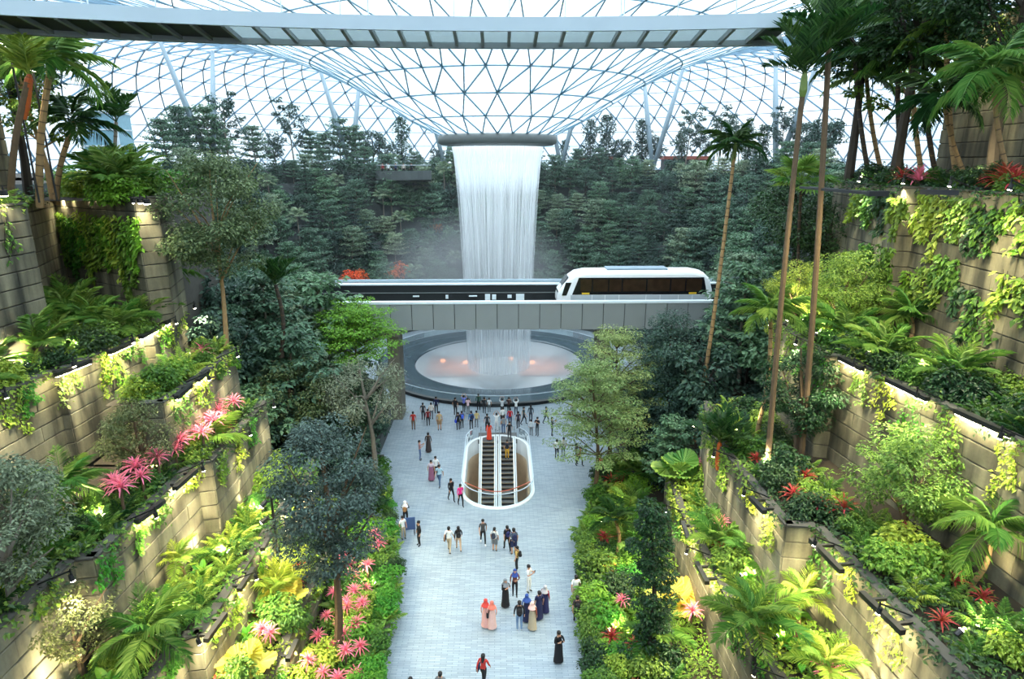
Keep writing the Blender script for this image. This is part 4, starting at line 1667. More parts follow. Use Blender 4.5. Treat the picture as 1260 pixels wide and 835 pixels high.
KN = dict(fern='green fern with arching fronds', fern_lime='yellow-green fern with arching fronds', fern_dark='dark green fern with arching fronds',
          areca='young green feather palm', areca_lime='young yellow-green feather palm', strap_pink='pink strap-leaved cordyline', strap_red='dark red strap-leaved cordyline',
          paddle='bright green broad-leaved plant', paddle_dark='mid green broad-leaved plant', round_yellow='yellow plant with pleated round leaves', round_green='green plant with pleated round leaves',
          bush_lime='lime green leafy shrub', bush_mid='mid green leafy shrub', bush_dark='dark green dense shrub', bush_bright='bright green leafy shrub')


def put(kind, key, x, y, sc=1.0, dz=0.0):
    T = TIERS[key]
    return K[kind].place((x, y, T['z1'] - .14 + dz), sc, None, KN[kind] + ' in the ' + T['name'], KN[kind] + ' group, ' + T['name'])


def putpx(kind, key, px, py, sc=1.0):
    T = TIERS[key]
    q = P(px, py, z=T['z1'])
    xe = tier_x(T, q.y)
    s = T['s']
    x = max(abs(xe) + .4, min(abs(q.x), abs(xe) + T['depth'] - .2)) * s
    return put(kind, key, x, q.y, sc)


# ------------------------------------------------------------------ valley forest
VLAB = dict(v_layer='green layered tree on the valley terraces around the waterfall', v_layer2='pale green layered tree on the valley terraces around the waterfall',
            v_conifer='dark conical conifer on the valley terraces around the waterfall', v_round='dark round-crowned tree on the valley terraces around the waterfall',
            v_round2='mid green round-crowned tree on the valley terraces around the waterfall', v_airy='tall slender open-crowned tree standing on the valley rim',
            v_column='dark columnar tree standing on the valley rim', v_bush='leafy green shrub on the valley terraces', v_bush2='dark leafy shrub on the valley terraces')


TERR = ['lowest', 'second', 'third', 'fourth', 'fifth', 'sixth', 'seventh', 'topmost']


def vput(kind, loc, sc, k=7):
    lab = VLAB[kind]
    if k < 7 or kind not in ('v_airy', 'v_column'):
        lab = lab.replace('the valley terraces', 'the %s terrace' % TERR[k])
        if 'waterfall' not in lab:
            lab += ' around the waterfall'
    return K[kind].place(loc, sc, None, lab, lab)


def fan_palm_v(loc, h, seed, label='small fan palm on a thin trunk among the valley trees', grp='fan palms among the valley trees', mat='leaf_valley_pale'):
    return palm('fan_palm', loc, Vector(loc) + Vector((0, 0, h)), 'fan', mat, 16, .95, seed, label, 70, -25, .1, .08, 'bark_grey', bow=.1, group=grp, rings=False)


vr = random.Random(5)
nfan = 0
for k in range(8):
    rk = TR[k] + 1.6
    a0 = math.asin(max(-1, -15.5 / rk))
    L = rk * (math.pi - 2 * a0)
    n = int(L / (3.1 if k < 7 else 2.7))
    for j in range(n):
        a = a0 + (math.pi - 2 * a0) * (j + vr.uniform(.15, .85)) / n
        r2 = rk + vr.uniform(-.6, .7) + (vr.uniform(0, 5) if k == 7 else 0)
        p = Vector((PC.x + r2 * math.cos(a), PC.y + r2 * math.sin(a), TZ[k]))
        px, py, dp = proj(p)
        if px < 190 or px > 1040:
            continue
        if k < 2 and (392 < px < 460 or 472 < px < 504):
            continue
        u = vr.random()
        if k == 7:
            kd = 'v_airy' if u < .35 else 'v_round' if u < .6 else 'v_layer' if u < .8 else 'v_column'
            vput(kd, p, vr.uniform(.75, 1.25) * (.9 if abs(px - 613) > 110 else .5), k)
        elif u < .09 and px < 600:
            fan_palm_v(p, vr.uniform(3, 5.5), k * 40 + j)
        else:
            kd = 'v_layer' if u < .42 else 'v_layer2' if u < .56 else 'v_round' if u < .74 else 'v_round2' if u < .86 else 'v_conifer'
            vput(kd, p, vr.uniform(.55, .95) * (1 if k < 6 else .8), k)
    # shrubs along the lip of the terrace
    n = int(L / 3.6)
    for j in range(n):
        a = a0 + (math.pi - 2 * a0) * (j + vr.uniform(.2, .8)) / n
        r2 = TR[k] + .7
        p = Vector((PC.x + r2 * math.cos(a), PC.y + r2 * math.sin(a), TZ[k] - .2))
        px, py, dp = proj(p)
        if px < 190 or px > 1040 or vr.random() < .15:
            continue
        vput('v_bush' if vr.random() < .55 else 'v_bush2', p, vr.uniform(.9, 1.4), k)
# trees on the side banks between garden walls and viaduct
for s in (-1, 1):
    for i, (bx, bz) in enumerate(BANK[:5]):
        x1 = BANK[i + 1][0]
        for j in range(7):
            y = 40 + 2.9 * j + vr.uniform(-.7, .7)
            x = s * (bx + .8 + vr.uniform(.2, max(.3, x1 - bx - 1.8)))
            if 54.5 < y < 62.5 and bz < 9 and i < 3:
                continue
            px, py, dp = proj((x, y, bz))
            if px < 150 or px > 1100:
                continue
            u = vr.random()
            kd = 'v_round' if u < .4 else 'v_layer' if u < .65 else 'v_round2' if u < .85 else 'v_conifer'
            K[kd].place((x, y, bz), vr.uniform(.55, .85), None, VLAB[kd].replace('valley terraces around the waterfall', 'bank between the garden and viaduct, ' + (SL if s < 0 else SR)), 'trees on the plaza bank of the ' + (SL if s < 0 else SR))
            K['v_bush2'].place((x + vr.uniform(-1, 1), y + 1.4, bz - .2), vr.uniform(.7, 1.1), None, 'dark leafy shrub on the bank beside the plaza, ' + (SL if s < 0 else SR), 'shrubs on the plaza bank of the ' + (SL if s < 0 else SR))
# ------------------------------------------------------------------ near planting: carpets, creepers
def cover(key, y0, y1, dens, mats, hmax=.6, L=.2, W=.11, over=.35, seed=0, depth=None):
    """uncountable low leaves filling a planter"""
    T = TIERS[key]
    g = np.random.default_rng(seed + 77)
    s = T['s']
    D = depth or T['depth']
    n = int((y1 - y0) * D * dens)
    y = g.uniform(y0, y1, n)
    xe = np.array([tier_x(T, q) for q in y])
    u = g.uniform(-over, D, n)
    x = xe + s * u
    hn = (.5 + .5 * np.sin(x * 1.9 + y * 1.3 + seed)) * (.5 + .5 * np.sin(y * 2.3 - x * .7 + 1.7 * seed))
    z = T['z1'] - .1 + g.uniform(0, 1, n) * (.15 + hmax * hn)
    z = np.where(u < 0, T['z1'] + .1 - g.uniform(0, .5, n) * (-u / over) * 1.3, z)
    pos = np.stack([x, y, z], 1)
    d = norm(g.normal(size=(n, 3)))
    nrm = norm(np.array([[-s * .25, -.15, 1.0]]) + d * .55)
    ax = norm(np.cross(nrm, norm(g.normal(size=(n, 3)))))
    sc = g.uniform(.6, 1.4, n)
    v, f = leaf_arr(pos, ax, nrm, L * sc, W * sc, .15, .15)
    m = MB()
    which = g.integers(0, len(mats), n)
    # leaves come in patches of one kind
    patch = ((np.sin(x * .9 + seed) + np.sin(y * .8 + 2 * seed) + g.normal(size=n) * .5) > 0).astype(int)
    m.addnp(v, f)
    mi = np.concatenate([patch, patch]) % len(mats)
    m.m = mi.tolist()
    m.build('ground_cover', mats, kind='stuff', label='low leafy ground cover filling the ' + T['name'], cat='ground cover')


cover('LA', 22, 47, 75, ['leaf_mid', 'leaf_bright'], .8, seed=1)
cover('LB', 19, 38, 75, ['leaf_lime', 'leaf_mid'], .8, seed=2)
cover('LC', 17, 38, 75, ['leaf_mid', 'leaf_lime'], .8, seed=3)
cover('LD', 15, 36.4, 75, ['leaf_dark', 'leaf_mid'], .8, seed=4)
cover('LD2', 27.6, 36.4, 75, ['leaf_lime', 'leaf_mid'], .8, seed=5)
cover('LE', 20, 40.8, 75, ['leaf_mid', 'leaf_lime'], .9, seed=6)
cover('LF', 18, 31, 75, ['leaf_lime', 'leaf_mid'], .7, seed=7, depth=3.2)
cover('LF', 31.5, 37, 75, ['leaf_lime', 'leaf_mid'], .7, seed=17, depth=4)
cover('LF', 37.4, 41, 75, ['leaf_mid', 'leaf_dark'], .9, seed=8)
cover('RA', 22, 47, 75, ['leaf_mid', 'leaf_bright'], .9, seed=9)
cover('RB', 17, 38, 75, ['leaf_mid', 'leaf_lime'], .8, seed=10)
cover('RC', 15, 38, 75, ['leaf_dark', 'leaf_mid'], .8, seed=11)
cover('RD', 16, 40.8, 75, ['leaf_dark', 'leaf_mid'], .9, seed=12)
cover('RE', 16, 46, 75, ['leaf_mid', 'leaf_dark'], .9, seed=13, depth=5)


def creeper(key, y, z_top, length, width, mat, n=160, L=.26, seed=0, face=None):
    """climbing plant hanging on a terrace wall: stems with leaves held off the panels"""
    T = TIERS[key]
    g = np.random.default_rng(seed + 3000)
    s = T['s']
    if face is None:
        x0 = tier_x(T, y)
        t = Vector((0, 1, 0))
        out = Vector((-s, 0, 0))
        o = Vector((x0, y, z_top))
    else:
        a, b, f = face
        A, B = Vector((a[1], a[0], 0)), Vector((b[1], b[0], 0))
        o = A.lerp(B, f)
        o.z = z_top
        t = (B - A).normalized()
        out = Vector((t.y, -t.x, 0))
        if out.y > 0:
            out = -out
    root = empty('wall_creeper', o, label='%s creeper hanging on the wall below the %s' % (dict(leaf_lime='lime green', leaf_mid='mid green', leaf_bright='bright green', leaf_dark='dark green', leaf_lit='two-tone green')[mat], T['name']), cat='vine',
                 group='%s creepers below the %s' % (mat[5:], T['name']))
    st = MB()
    pos = []
    ns = max(2, int(width * 2.2))
    for k in range(ns):
        u0 = (k + .5) / ns - .5 + g.uniform(-.1, .1)
        ln = length * g.uniform(.45, 1.0) * (1 - .5 * abs(u0))
        pts = []
        for q in range(6):
            f = q / 5
            w = u0 * width + .12 * math.sin(f * 7 + k)
            pts.append(t * w + out * (.08 + .05 * math.sin(f * 5 + k * 2)) + Vector((0, 0, .1 - ln * f)))
        st.tube(pts, .012, 3, cap=False)
        for q in range(int(n / ns)):
            f = g.uniform(0, 1) ** .8
            i = min(4, int(f * 5))
            p = pts[i].lerp(pts[i + 1], f * 5 - i)
            pos.append(p + t * g.normal() * .16 + out * abs(g.normal()) * .1)
    st.build('stems', 'bark_dark', root, kind='stuff')
    pos = np.array([tuple(p) for p in pos])
    m = len(pos)
    nrm = norm(np.array([[out.x, out.y, .75]]) + g.normal(size=(m, 3)) * .35)
    ax = norm(np.array([[out.x * .4, out.y * .4, -.8]]) + g.normal(size=(m, 3)) * .55)
    sc = g.uniform(.6, 1.3, m)
    v, f = leaf_arr(pos, ax, nrm, L * sc, L * .62 * sc, .12, .1)
    MB().addnp(v, f).build('foliage', mat, root, kind='stuff')


cr = random.Random(21)
for key, y0, y1, zl, cnt in (('LB', 22, 36, 1.6, 5), ('LC', 19, 37, 2.4, 7), ('LD', 18, 35, 2.8, 8), ('LD2', 28, 36, 2.6, 4), ('LE', 24, 40, 3.0, 9),
                             ('RB', 20, 36, 2.6, 7), ('RC', 17, 36, 3.2, 8), ('RD', 18, 40, 3.8, 11)):
    for i in range(cnt):
        y = y0 + (y1 - y0) * (i + cr.uniform(.15, .85)) / cnt
        creeper(key, y, TIERS[key]['z1'], zl * cr.uniform(.6, 1.0), cr.uniform(.8, 1.8), cr.choice(['leaf_lime', 'leaf_mid', 'leaf_lime', 'leaf_bright']), 230, .16, seed=i + int(zl * 100) + len(key))
# dense greenery on the train-side top wall
for i in range(30):
    y = 20.5 + (i % 15) * 1.4 + cr.uniform(-.4, .4)
    zt = 22.6 - cr.uniform(0, .6) if i < 15 else 19.6 - cr.uniform(0, 1.5)
    creeper('RE', y, zt, cr.uniform(2.2, 3.8), 1.7, ['leaf_mid', 'leaf_lit', 'leaf_dark', 'leaf_lime', 'leaf_mid'][(i * 2) % 5], 330 if y > 30 else 190, .3, seed=400 + i)
# the niche of the lamp-post side
for i in range(9):
    creeper('LF', 0, 21.1 - cr.uniform(0, .6), cr.uniform(3.5, 6), 1.5, ['leaf_lime', 'leaf_mid', 'leaf_bright'][i % 3], 420, .3, seed=500 + i, face=((41.5, -28), (36.4, -20.2), (i + .5) / 9))
for i in range(4):
    creeper('LF', 23 + i * 2.2, 22.1, cr.uniform(2.5, 5), .9, 'leaf_mid', 60, .2, seed=520 + i)
for i in range(5):
    creeper('LG', 20 + i * 2.7, 29.1, cr.uniform(3, 5.2), 2.0, ['leaf_lime', 'leaf_mid'][i % 2], 420, .3, seed=540 + i)
for i in range(5):
    creeper('RF', 24 + i * 3.5, 31.9, cr.uniform(3, 7), 1.2, ['leaf_lime', 'leaf_mid'][i % 2], 160, .28, seed=560 + i)

# ------------------------------------------------------------------ near planting: single plants, row by row
pr = random.Random(99)
MIX = {
    'LA': ['bush_mid', 'bush_bright', 'fern', 'paddle_dark', 'bush_mid', 'strap_pink', 'bush_lime'],
    'LB': ['bush_lime', 'fern_lime', 'bush_mid', 'paddle', 'areca_lime', 'strap_red', 'fern'],
    'LC': ['fern', 'fern_lime', 'bush_mid', 'fern', 'bush_lime', 'paddle'],
    'LD': ['fern_dark', 'bush_dark', 'fern', 'bush_mid', 'strap_red', 'bush_lime', 'fern'],
    'LD2': ['fern_lime', 'bush_lime', 'strap_pink', 'bush_mid'],
    'LE': ['fern', 'bush_mid', 'fern_lime', 'bush_dark', 'bush_lime', 'areca', 'paddle_dark'],
    'LF': ['fern_lime', 'bush_lime', 'fern', 'paddle', 'bush_mid'],
    'RA': ['bush_mid', 'bush_dark', 'fern', 'bush_bright', 'strap_red', 'paddle_dark', 'areca', 'bush_lime'],
    'RB': ['fern', 'bush_lime', 'areca', 'bush_mid', 'strap_pink', 'paddle', 'fern_lime'],
    'RC': ['fern', 'bush_lime', 'fern_lime', 'bush_mid', 'strap_red', 'fern', 'bush_dark'],
    'RD': ['fern_dark', 'bush_dark', 'fern', 'bush_mid', 'areca', 'fern', 'bush_lime'],
    'RE': ['fern', 'bush_mid', 'fern_dark', 'strap_red', 'bush_dark', 'paddle_dark'],
}
for key, y0, y1, rows, sp in (('LA', 23, 46, 2, 1.15), ('LB', 20, 37, 2, 1.15), ('LC', 18, 37, 2, 1.1), ('LD', 16, 36, 3, 1.2), ('LD2', 28, 36, 2, 1.2), ('LE', 21, 40.5, 3, 1.2),
                              ('LF', 19, 37, 2, 1.2), ('RA', 23, 46, 3, 1.2), ('RB', 18, 37, 2, 1.1), ('RC', 16, 37, 3, 1.2), ('RD', 17, 40.5, 3, 1.2), ('RE', 18, 45, 3, 1.3)):
    T = TIERS[key]
    D = min(T['depth'], 4.2)
    for r_ in range(rows):
        y = y0 + pr.uniform(0, sp)
        while y < y1:
            u = .65 + (D - 1.1) * (r_ + pr.uniform(.1, .9)) / rows
            x = tier_x(T, y) + T['s'] * u
            kd = pr.choice(MIX[key])
            sc = pr.uniform(.8, 1.5)
            px, py, dp = proj((x, y, T['z1'] + .4))
            if -60 < px < 1320 and -40 < py < 900:
                put(kd, key, x, y, sc)
            y += sp * pr.uniform(.75, 1.3)

# leafy fringe spilling over the two walkway kerbs
for key in ('LA', 'RA'):
    T = TIERS[key]
    y = 23.0
    while y < 46.5:
        put(pr.choice(['bush_mid', 'bush_bright', 'bush_dark', 'fern', 'bush_mid', 'paddle_dark']), key, tier_x(T, y) + T['s'] * pr.uniform(.15, .4), y, pr.uniform(.85, 1.2))
        y += pr.uniform(.7, 1.1)
# extra downlights added on the copings to brighten the planters below
for key, ys in (('LC', (21, 25, 29, 33)), ('LD', (19, 23, 27, 31, 35)), ('LD2', (30, 34)), ('LE', (24, 28, 32, 36, 40)), ('RB', (20, 24, 28, 32)), ('RC', (18, 22, 26, 30, 34)), ('RD', (20, 24, 28, 32, 36)), ('RE', (22, 26, 30, 34, 38))):
    T = TIERS[key]
    for y in ys:
        x = tier_x(T, y) - T['s'] * 1.0
        downlight((x, y, T['z1'] + .25), (x - T['s'] * .6, y + .3, T['z1'] - 4), 900, 'small added downlight on the coping of the ' + T['name'], 'added coping downlights, ' + T['name'], .08)
        MBo = MB().bar((x, y, T['z1'] + .62), (x + T['s'] * 1.2, y, T['z1'] + .1), .05)
        arm = MBo.build('arm', 'black_steel', LAST[0])
        arm.location = (-x, -y, -T['z1'] - .25)

# ------------------------------------------------------------------ near planting: the plants one notices
def inplanter(key, px, py):
    T = TIERS[key]
    q = P(px, py, z=T['z1'] - .15)
    xe = tier_x(T, q.y)
    q.x = max(abs(xe) + .5, min(abs(q.x), abs(xe) + T['depth'] - .3)) * T['s']
    return q


def tpalm(name, bpx, bpy_, key, tpx, tpy, **kw):
    """palm standing in a planter, foot near pixel (bpx, bpy_), crown near pixel (tpx, tpy)"""
    b = inplanter(key, bpx, bpy_)
    t = P(tpx, tpy, y=b.y + kw.pop('dy', 0.0))
    t.x = b.x + (t.x - b.x) * .5
    return palm(name, b, t, **kw)


def dpalm(name, y, z, bpx, tpx, tpy, **kw):
    """palm standing at depth y on height z"""
    t = P(tpx, tpy, y=y)
    b = P(bpx, 400, y=y)
    b.z = z
    return palm(name, b, t, **kw)


# lamp-post side
dpalm('orange_palm', 33.0, 22.0, 44, 36, 95, fk='areca', mat='frond_lime', nf=13, sc=1.3, seed=3, label='palm with a glowing orange crownshaft on the lamp-post side top planter', shaft='crownshaft_orange', shaft_l=2.0, r0=.16, r1=.14, bark='bark_brown', e0=88, e1=42)
dpalm('feather_palm', 35.2, 22.0, 78, 64, 75, fk='palm', mat='frond_green', nf=14, sc=1.35, seed=4, label='tall feather palm with a tan ringed trunk on the lamp-post side top planter', shaft='crownshaft_green', r0=.2, r1=.14, e1=-25)
dpalm('fishtail_palm', 42, 16.2, 150, 143, 150, fk='upright', mat='frond_dark', nf=8, sc=1.2, seed=5, label='small upright-crowned palm standing beside the dark kiosk', r0=.13, r1=.1, bark='bark_grey', e0=70, e1=25)
dpalm('feather_palm', 37.5, 22.0, 98, 92, 150, fk='palm', mat='frond_dark', nf=12, sc=1.2, seed=14, label='low dark drooping feather palm beside the tan palm trunk', r0=.16, r1=.13, e1=-30)
tpalm('feather_palm', 155, 385, 'LE', 155, 315, fk='palm', mat='frond_green', nf=14, sc=.95, seed=6, label='lit feather palm with a short stem above the lamp-post side light bars', shaft='crownshaft_green', shaft_l=.5, r0=.1, r1=.08)
tpalm('feather_palm', 210, 380, 'LE', 208, 335, fk='palm', mat='frond_green', nf=12, sc=.9, seed=16, label='broad feather palm arching beside the lit short-stemmed palm', r0=.1, r1=.08)
dpalm('fishtail_palm', 42, 11.4, 343, 339, 350, fk='upright', mat='frond_dark', nf=9, sc=1.2, seed=7, label='dark palm with a tuft of upright fronds before the viaduct end', r0=.15, r1=.12, bark='bark_dark', e0=82, e1=30)
tpalm('feather_palm', 82, 640, 'LD', 84, 600, fk='palm', mat='frond_green', nf=15, sc=.95, seed=8, label='big rosette of feathery fronds in the lamp-post side fourth planter', r0=.12, r1=.1, e1=-5)
tpalm('feather_palm', 185, 815, 'LC', 185, 780, fk='palm', mat='frond_green', nf=15, sc=1.0, seed=9, label='wide rosette of feathery fronds in the lamp-post side third planter', r0=.12, r1=.1, e1=-5)
tpalm('feather_palm', 262, 640, 'LC', 250, 545, fk='palm', mat='frond_lime', nf=12, sc=1.05, seed=10, label='pale feather palm on a thin yellow stem against the lit panels', r0=.08, r1=.06, shaft='crownshaft_green', shaft_l=.6, dy=-.5)
tpalm('feather_palm', 222, 725, 'LC', 218, 690, fk='areca', mat='frond_lime', nf=12, sc=.75, seed=11, label='lit yellow-green palm tuft in the lamp-post side third planter', r0=.08, r1=.06)
putpx('round_yellow', 'LB', 300, 825, .95)
putpx('round_yellow', 'LB', 348, 740, .85)
putpx('round_green', 'LB', 322, 760, 1.1)
putpx('round_green', 'LE', 120, 410, 1.2)
K['strap_tall'] = Kind(rosette('pink_cordyline', 'plant', 'strap', 'leaf_pink', 34, 85, -15, 1.0, 1.3, 'bark_brown'), 2)
KN['strap_tall'] = 'tall pink cordyline on a bare stem'
for t in range(22):
    y_ = 23.6 + t * .46
    put('strap_tall', 'LD', tier_x(TIERS['LD'], y_) - .6 - .45 * (t % 3), y_, rnd.uniform(.75, 1.1))
for px, py in ((425, 700), (432, 725), (437, 745), (428, 765), (440, 785), (447, 760), (425, 800), (445, 815), (468, 685), (462, 672), (325, 795), (335, 800)):
    putpx('strap_tall', 'LA' if px > 400 else 'LB', px, py, .8)
for i in range(16):
    y_ = 23.5 + i * .55
    put('strap_tall', 'LA', tier_x(TIERS['LA'], y_) - 1.5 - .8 * (i % 3), y_, pr.uniform(.6, .85))
K['grey_bush'] = Kind(tree('small_leaf_tree', 'round', 'leaf_greygreen', 'bark_grey', 5.2, 2.2, (.13, .065), 6, clear=.12, seed=61), 1)
K['olive_tree'] = Kind(tree('small_leaf_tree', 'round', 'leaf_olive', 'bark_brown', 4.6, 2.1, (.13, .07), 5, clear=.15, seed=62), 2)
K['open_tree'] = Kind(tree('spreading_tree', 'round', 'leaf_oak', 'bark_tan', 13.2, 3.9, (.19, .11), 7, clear=.44, tr=.16, seed=63, ncl=75), 1)
K['blue_tree'] = Kind(tree('blue_green_tree', 'round', 'leaf_blue', 'bark_brown', 13.0, 2.9, (.15, .08), 7.5, clear=.34, tr=.2, seed=64, ncl=78), 1)
K['layer_pale'] = Kind(tree('spreading_tree', 'layered', 'leaf_layered', 'bark_brown', 12.5, 4.7, (.2, .11), 3.6, clear=.42, tr=.2, seed=65), 2)
K['grey_tree'] = Kind(tree('grey_leaf_tree', 'round', 'leaf_grey', 'bark_grey', 9.5, 3.7, (.16, .08), 7, clear=.5, tr=.2, seed=66), 1)
K['bright_tree'] = Kind(tree('spreading_tree', 'layered', 'leaf_bright', 'bark_brown', 11.5, 4.6, (.2, .11), 3.2, clear=.74, tr=.16, seed=67), 1)
K['dark_cone'] = Kind(tree('dark_conifer', 'column', 'leaf_valley_dark', 'bark_dark', 14.0, 2.9, (.22, .12), 7, clear=.04, tr=.2, seed=68), 1)
K['column_vine'] = Kind(tree('vine_column', 'column', 'leaf_dark', 'bark_dark', 8.6, 1.0, (.15, .09), 4.5, clear=.04, tr=.16, seed=69), 1)
K['lit_bush'] = Kind(tree('dome_shrub', 'round', 'leaf_lit', 'bark_brown', 4.2, 2.3, (.14, .07), 6.5, clear=.1, tr=.1, seed=70), 1)
K['dark_bush'] = Kind(tree('small_leaf_tree', 'round', 'leaf_dark', 'bark_brown', 5.0, 1.9, (.14, .075), 5.5, clear=.2, seed=71), 2)
K['top_dark'] = Kind(tree('overhanging_tree', 'round', 'leaf_dark', 'bark_dark', 11, 4.0, (.24, .13), 4.5, clear=.5, tr=.25, seed=72), 2)
K['top_round'] = Kind(tree('broadleaf_tree', 'airy', 'leaf_mid', 'bark_tan', 9, 2.6, (.3, .16), 3.0, clear=.4, tr=.18, seed=73), 2)


def big(kind, loc, sc, label, rz=0.0, group=None):
    return K[kind].place(Vector(loc), sc, rz, label, group)


big('grey_bush', inplanter('LD', 40, 745), 1.05, 'grey-green small-leaved tree filling the lamp-post side fourth planter')
big('grey_bush', inplanter('LD', 10, 690), .8, 'second grey-green tree crowded behind the first', 2.0)
big('olive_tree', inplanter('LC', 85, 835), .95, 'olive small-leaved tree with bare twigs below the grey-green one')
big('olive_tree', inplanter('LD', 180, 590), .85, 'dense olive shrub before the lit panels beside the pink cordyline row', 1.0)
q = P(272, 420, y=38.6)
big('open_tree', (q.x, 38.9, 11.2), 1.0, 'tall spreading olive tree with a bare tan trunk above the lamp-post side walls')
big('blue_tree', (P(415, 800, y=26).x, 26, .6), 1.0, 'tall blue-green tree rising from the pink planter beside the walkway')
big('grey_tree', (-9.4, 43.2, .6), 1.02, 'silver-grey leaved tree beside the plaza near the pier')
big('bright_tree', (-12.0, 50.5, 1.1), 1.0, 'bright green spreading tree under the viaduct edge')
big('dark_bush', (-12.2, 44.5, 1.2), 1.6, 'dark bushy tree beside the silver-grey tree')
big('olive_tree', (-14.6, 42, 3.6), 1.6, 'olive bushy tree behind the garden walls before the viaduct', 2)
big('dark_bush', (-8.6, 38.0, .7), .8, 'round blue-dark shrub under the silver-grey tree', 1)
# train side
big('layer_pale', (6.9, 41.4, .4), .80, 'pale green layered tree beside the plaza before the pier')
big('layer_pale', (8.9, 46.0, .4), .86, 'pale layered tree right behind the nearer layered one', 2.0)
big('dark_cone', (12.9, 46.0, 1.0), .86, 'big dark conifer reaching up to the viaduct beside the train')
big('column_vine', inplanter('RA', 797, 815), 1.0, 'dark vine-covered column of leaves rising from the lowest train side planter')
big('lit_bush', inplanter('RC', 1108, 655), 1.15, 'large lit yellow-green shrub in the train side third planter')
big('dark_bush', inplanter('RC', 1003, 560), 1.25, 'dark leafy small tree with a slim tan trunk on the train side third planter')
big('olive_tree', inplanter('RD', 1075, 400), .8, 'olive shrub before the creepers of the train side top wall', 1.4)
tall = dict(bark='bark_tan', e0=80, e1=-18)
dpalm('tall_palm', 44, 3.0, 866, 905, 178, fk='palm', mat='frond_dark', nf=13, sc=1.1, seed=21, label='very tall slim palm rising in front of the train', shaft='crownshaft_green', shaft_l=1.3, r0=.17, r1=.11, bow=.4, **tall)
dpalm('tall_palm', 29.3, 8.9, 965, 990, 92, fk='upright', mat='frond_dark', nf=15, sc=1.25, seed=22, label='tall dark fan-crowned palm at the train side wall end', shaft='crownshaft_green', shaft_l=.9, r0=.15, r1=.11, bark='bark_brown', e0=84, e1=8, bow=.2)
dpalm('tall_palm', 30.2, 8.9, 1008, 1020, 60, fk='upright', mat='frond_dark', nf=17, sc=1.5, seed=23, label='tallest dark palm with a bushy crown near the bridge end', r0=.16, r1=.12, bark='bark_brown', e0=84, e1=5, bow=-.2)
dpalm('fan_palm', 44, 11.4, 985, 986, 225, fk='fan', mat='frond_green', nf=16, sc=1.35, seed=24, label='short fan palm below the tall dark palm trunks', r0=.12, r1=.1, bark='bark_dark')
for i, (bx, tx, ty, y) in enumerate(((1046, 1052, 70, 43), (1062, 1066, 95, 44), (1084, 1106, 55, 41), (1108, 1122, 62, 40), (1125, 1136, 75, 39), (1148, 1165, 30, 37))):
    dpalm('slender_palm', y, 22.5, bx, tx, ty, fk='palm', mat=['frond_dark', 'frond_green'][i % 2], nf=11, sc=1.3, seed=50 + i, label='slim palm in the grove on the train side top planter', group='slim palms on the train side top planter', r0=.17, r1=.13, bark=['bark_dark', 'bark_tan'][i % 2], e1=-20)
dpalm('feather_palm', 30, 22.5, 1215, 1222, 88, fk='palm', mat='frond_green', nf=16, sc=1.4, seed=31, label='big feather palm with drooping fronds before the upper concrete wall', shaft='crownshaft_green', r0=.13, r1=.1, e1=-35)
dpalm('feather_palm', 34, 22.5, 1165, 1160, 120, fk='palm', mat='frond_dark', nf=13, sc=1.35, seed=32, label='dark drooping feather palm under the upper wall spotlights', r0=.13, r1=.1, e1=-35)
tpalm('feather_palm', 1120, 430, 'RD', 1122, 390, fk='palm', mat='frond_green', nf=15, sc=1.0, seed=33, label='large feathery rosette before the creeper wall on the train side', r0=.12, r1=.1, e1=-5)
dpalm('feather_palm', 33, 8.9, 945, 948, 385, fk='palm', mat='frond_green', nf=13, sc=1.05, seed=34, label='arching feather palm at the train side wall end', r0=.12, r1=.1)
tpalm('orange_palm', 878, 640, 'RB', 884, 545, fk='upright', mat='frond_dark', nf=12, sc=1.15, seed=35, label='dark palm with orange stems and broad leaflets beside the path', shaft='crownshaft_orange', shaft_l=1.6, r0=.1, r1=.1, bark='crownshaft_orange', e0=80, e1=10, rings=False)
tpalm('orange_palm', 898, 645, 'RB', 905, 560, fk='upright', mat='frond_dark', nf=9, sc=1.0, seed=36, label='second orange-stemmed palm leaning beside the broad-leafleted one', shaft='crownshaft_orange', shaft_l=1.4, r0=.09, r1=.09, bark='crownshaft_orange', e0=80, e1=10, rings=False)
tpalm('feather_palm', 890, 810, 'RB', 892, 765, fk='areca', mat='frond_green', nf=17, sc=1.25, seed=37, label='wide dark green feather palm in the train side second planter', r0=.12, r1=.1)
tpalm('feather_palm', 985, 780, 'RB', 985, 735, fk='areca', mat='frond_lime', nf=13, sc=.85, seed=38, label='lit feather palm before the train side light bars', r0=.1, r1=.08)
tpalm('feather_palm', 1018, 850, 'RB', 1015, 820, fk='areca', mat='frond_lime', nf=12, sc=.9, seed=39, label='yellow-green feather palm rosette at the foot of the lit panels', r0=.1, r1=.08)
tpalm('feather_palm', 1235, 720, 'RC', 1232, 650, fk='palm', mat='frond_green', nf=13, sc=1.0, seed=40, label='feather palm with a bare green stem in the train side third planter', r0=.1, r1=.08)
tpalm('feather_palm', 755, 690, 'RA', 757, 640, fk='areca', mat='frond_dark', nf=14, sc=.95, seed=41, label='dark low palm at the planter edge beside the walkway', r0=.1, r1=.1)
tpalm('feather_palm', 815, 560, 'RA', 820, 490, fk='palm', mat='frond_green', nf=12, sc=.9, seed=42, label='feather palm at the plaza end of the train side planters', r0=.1, r1=.08)
putpx('round_yellow', 'RA', 832, 745, 1.1)
putpx('round_green', 'RB', 835, 590, 1.5)
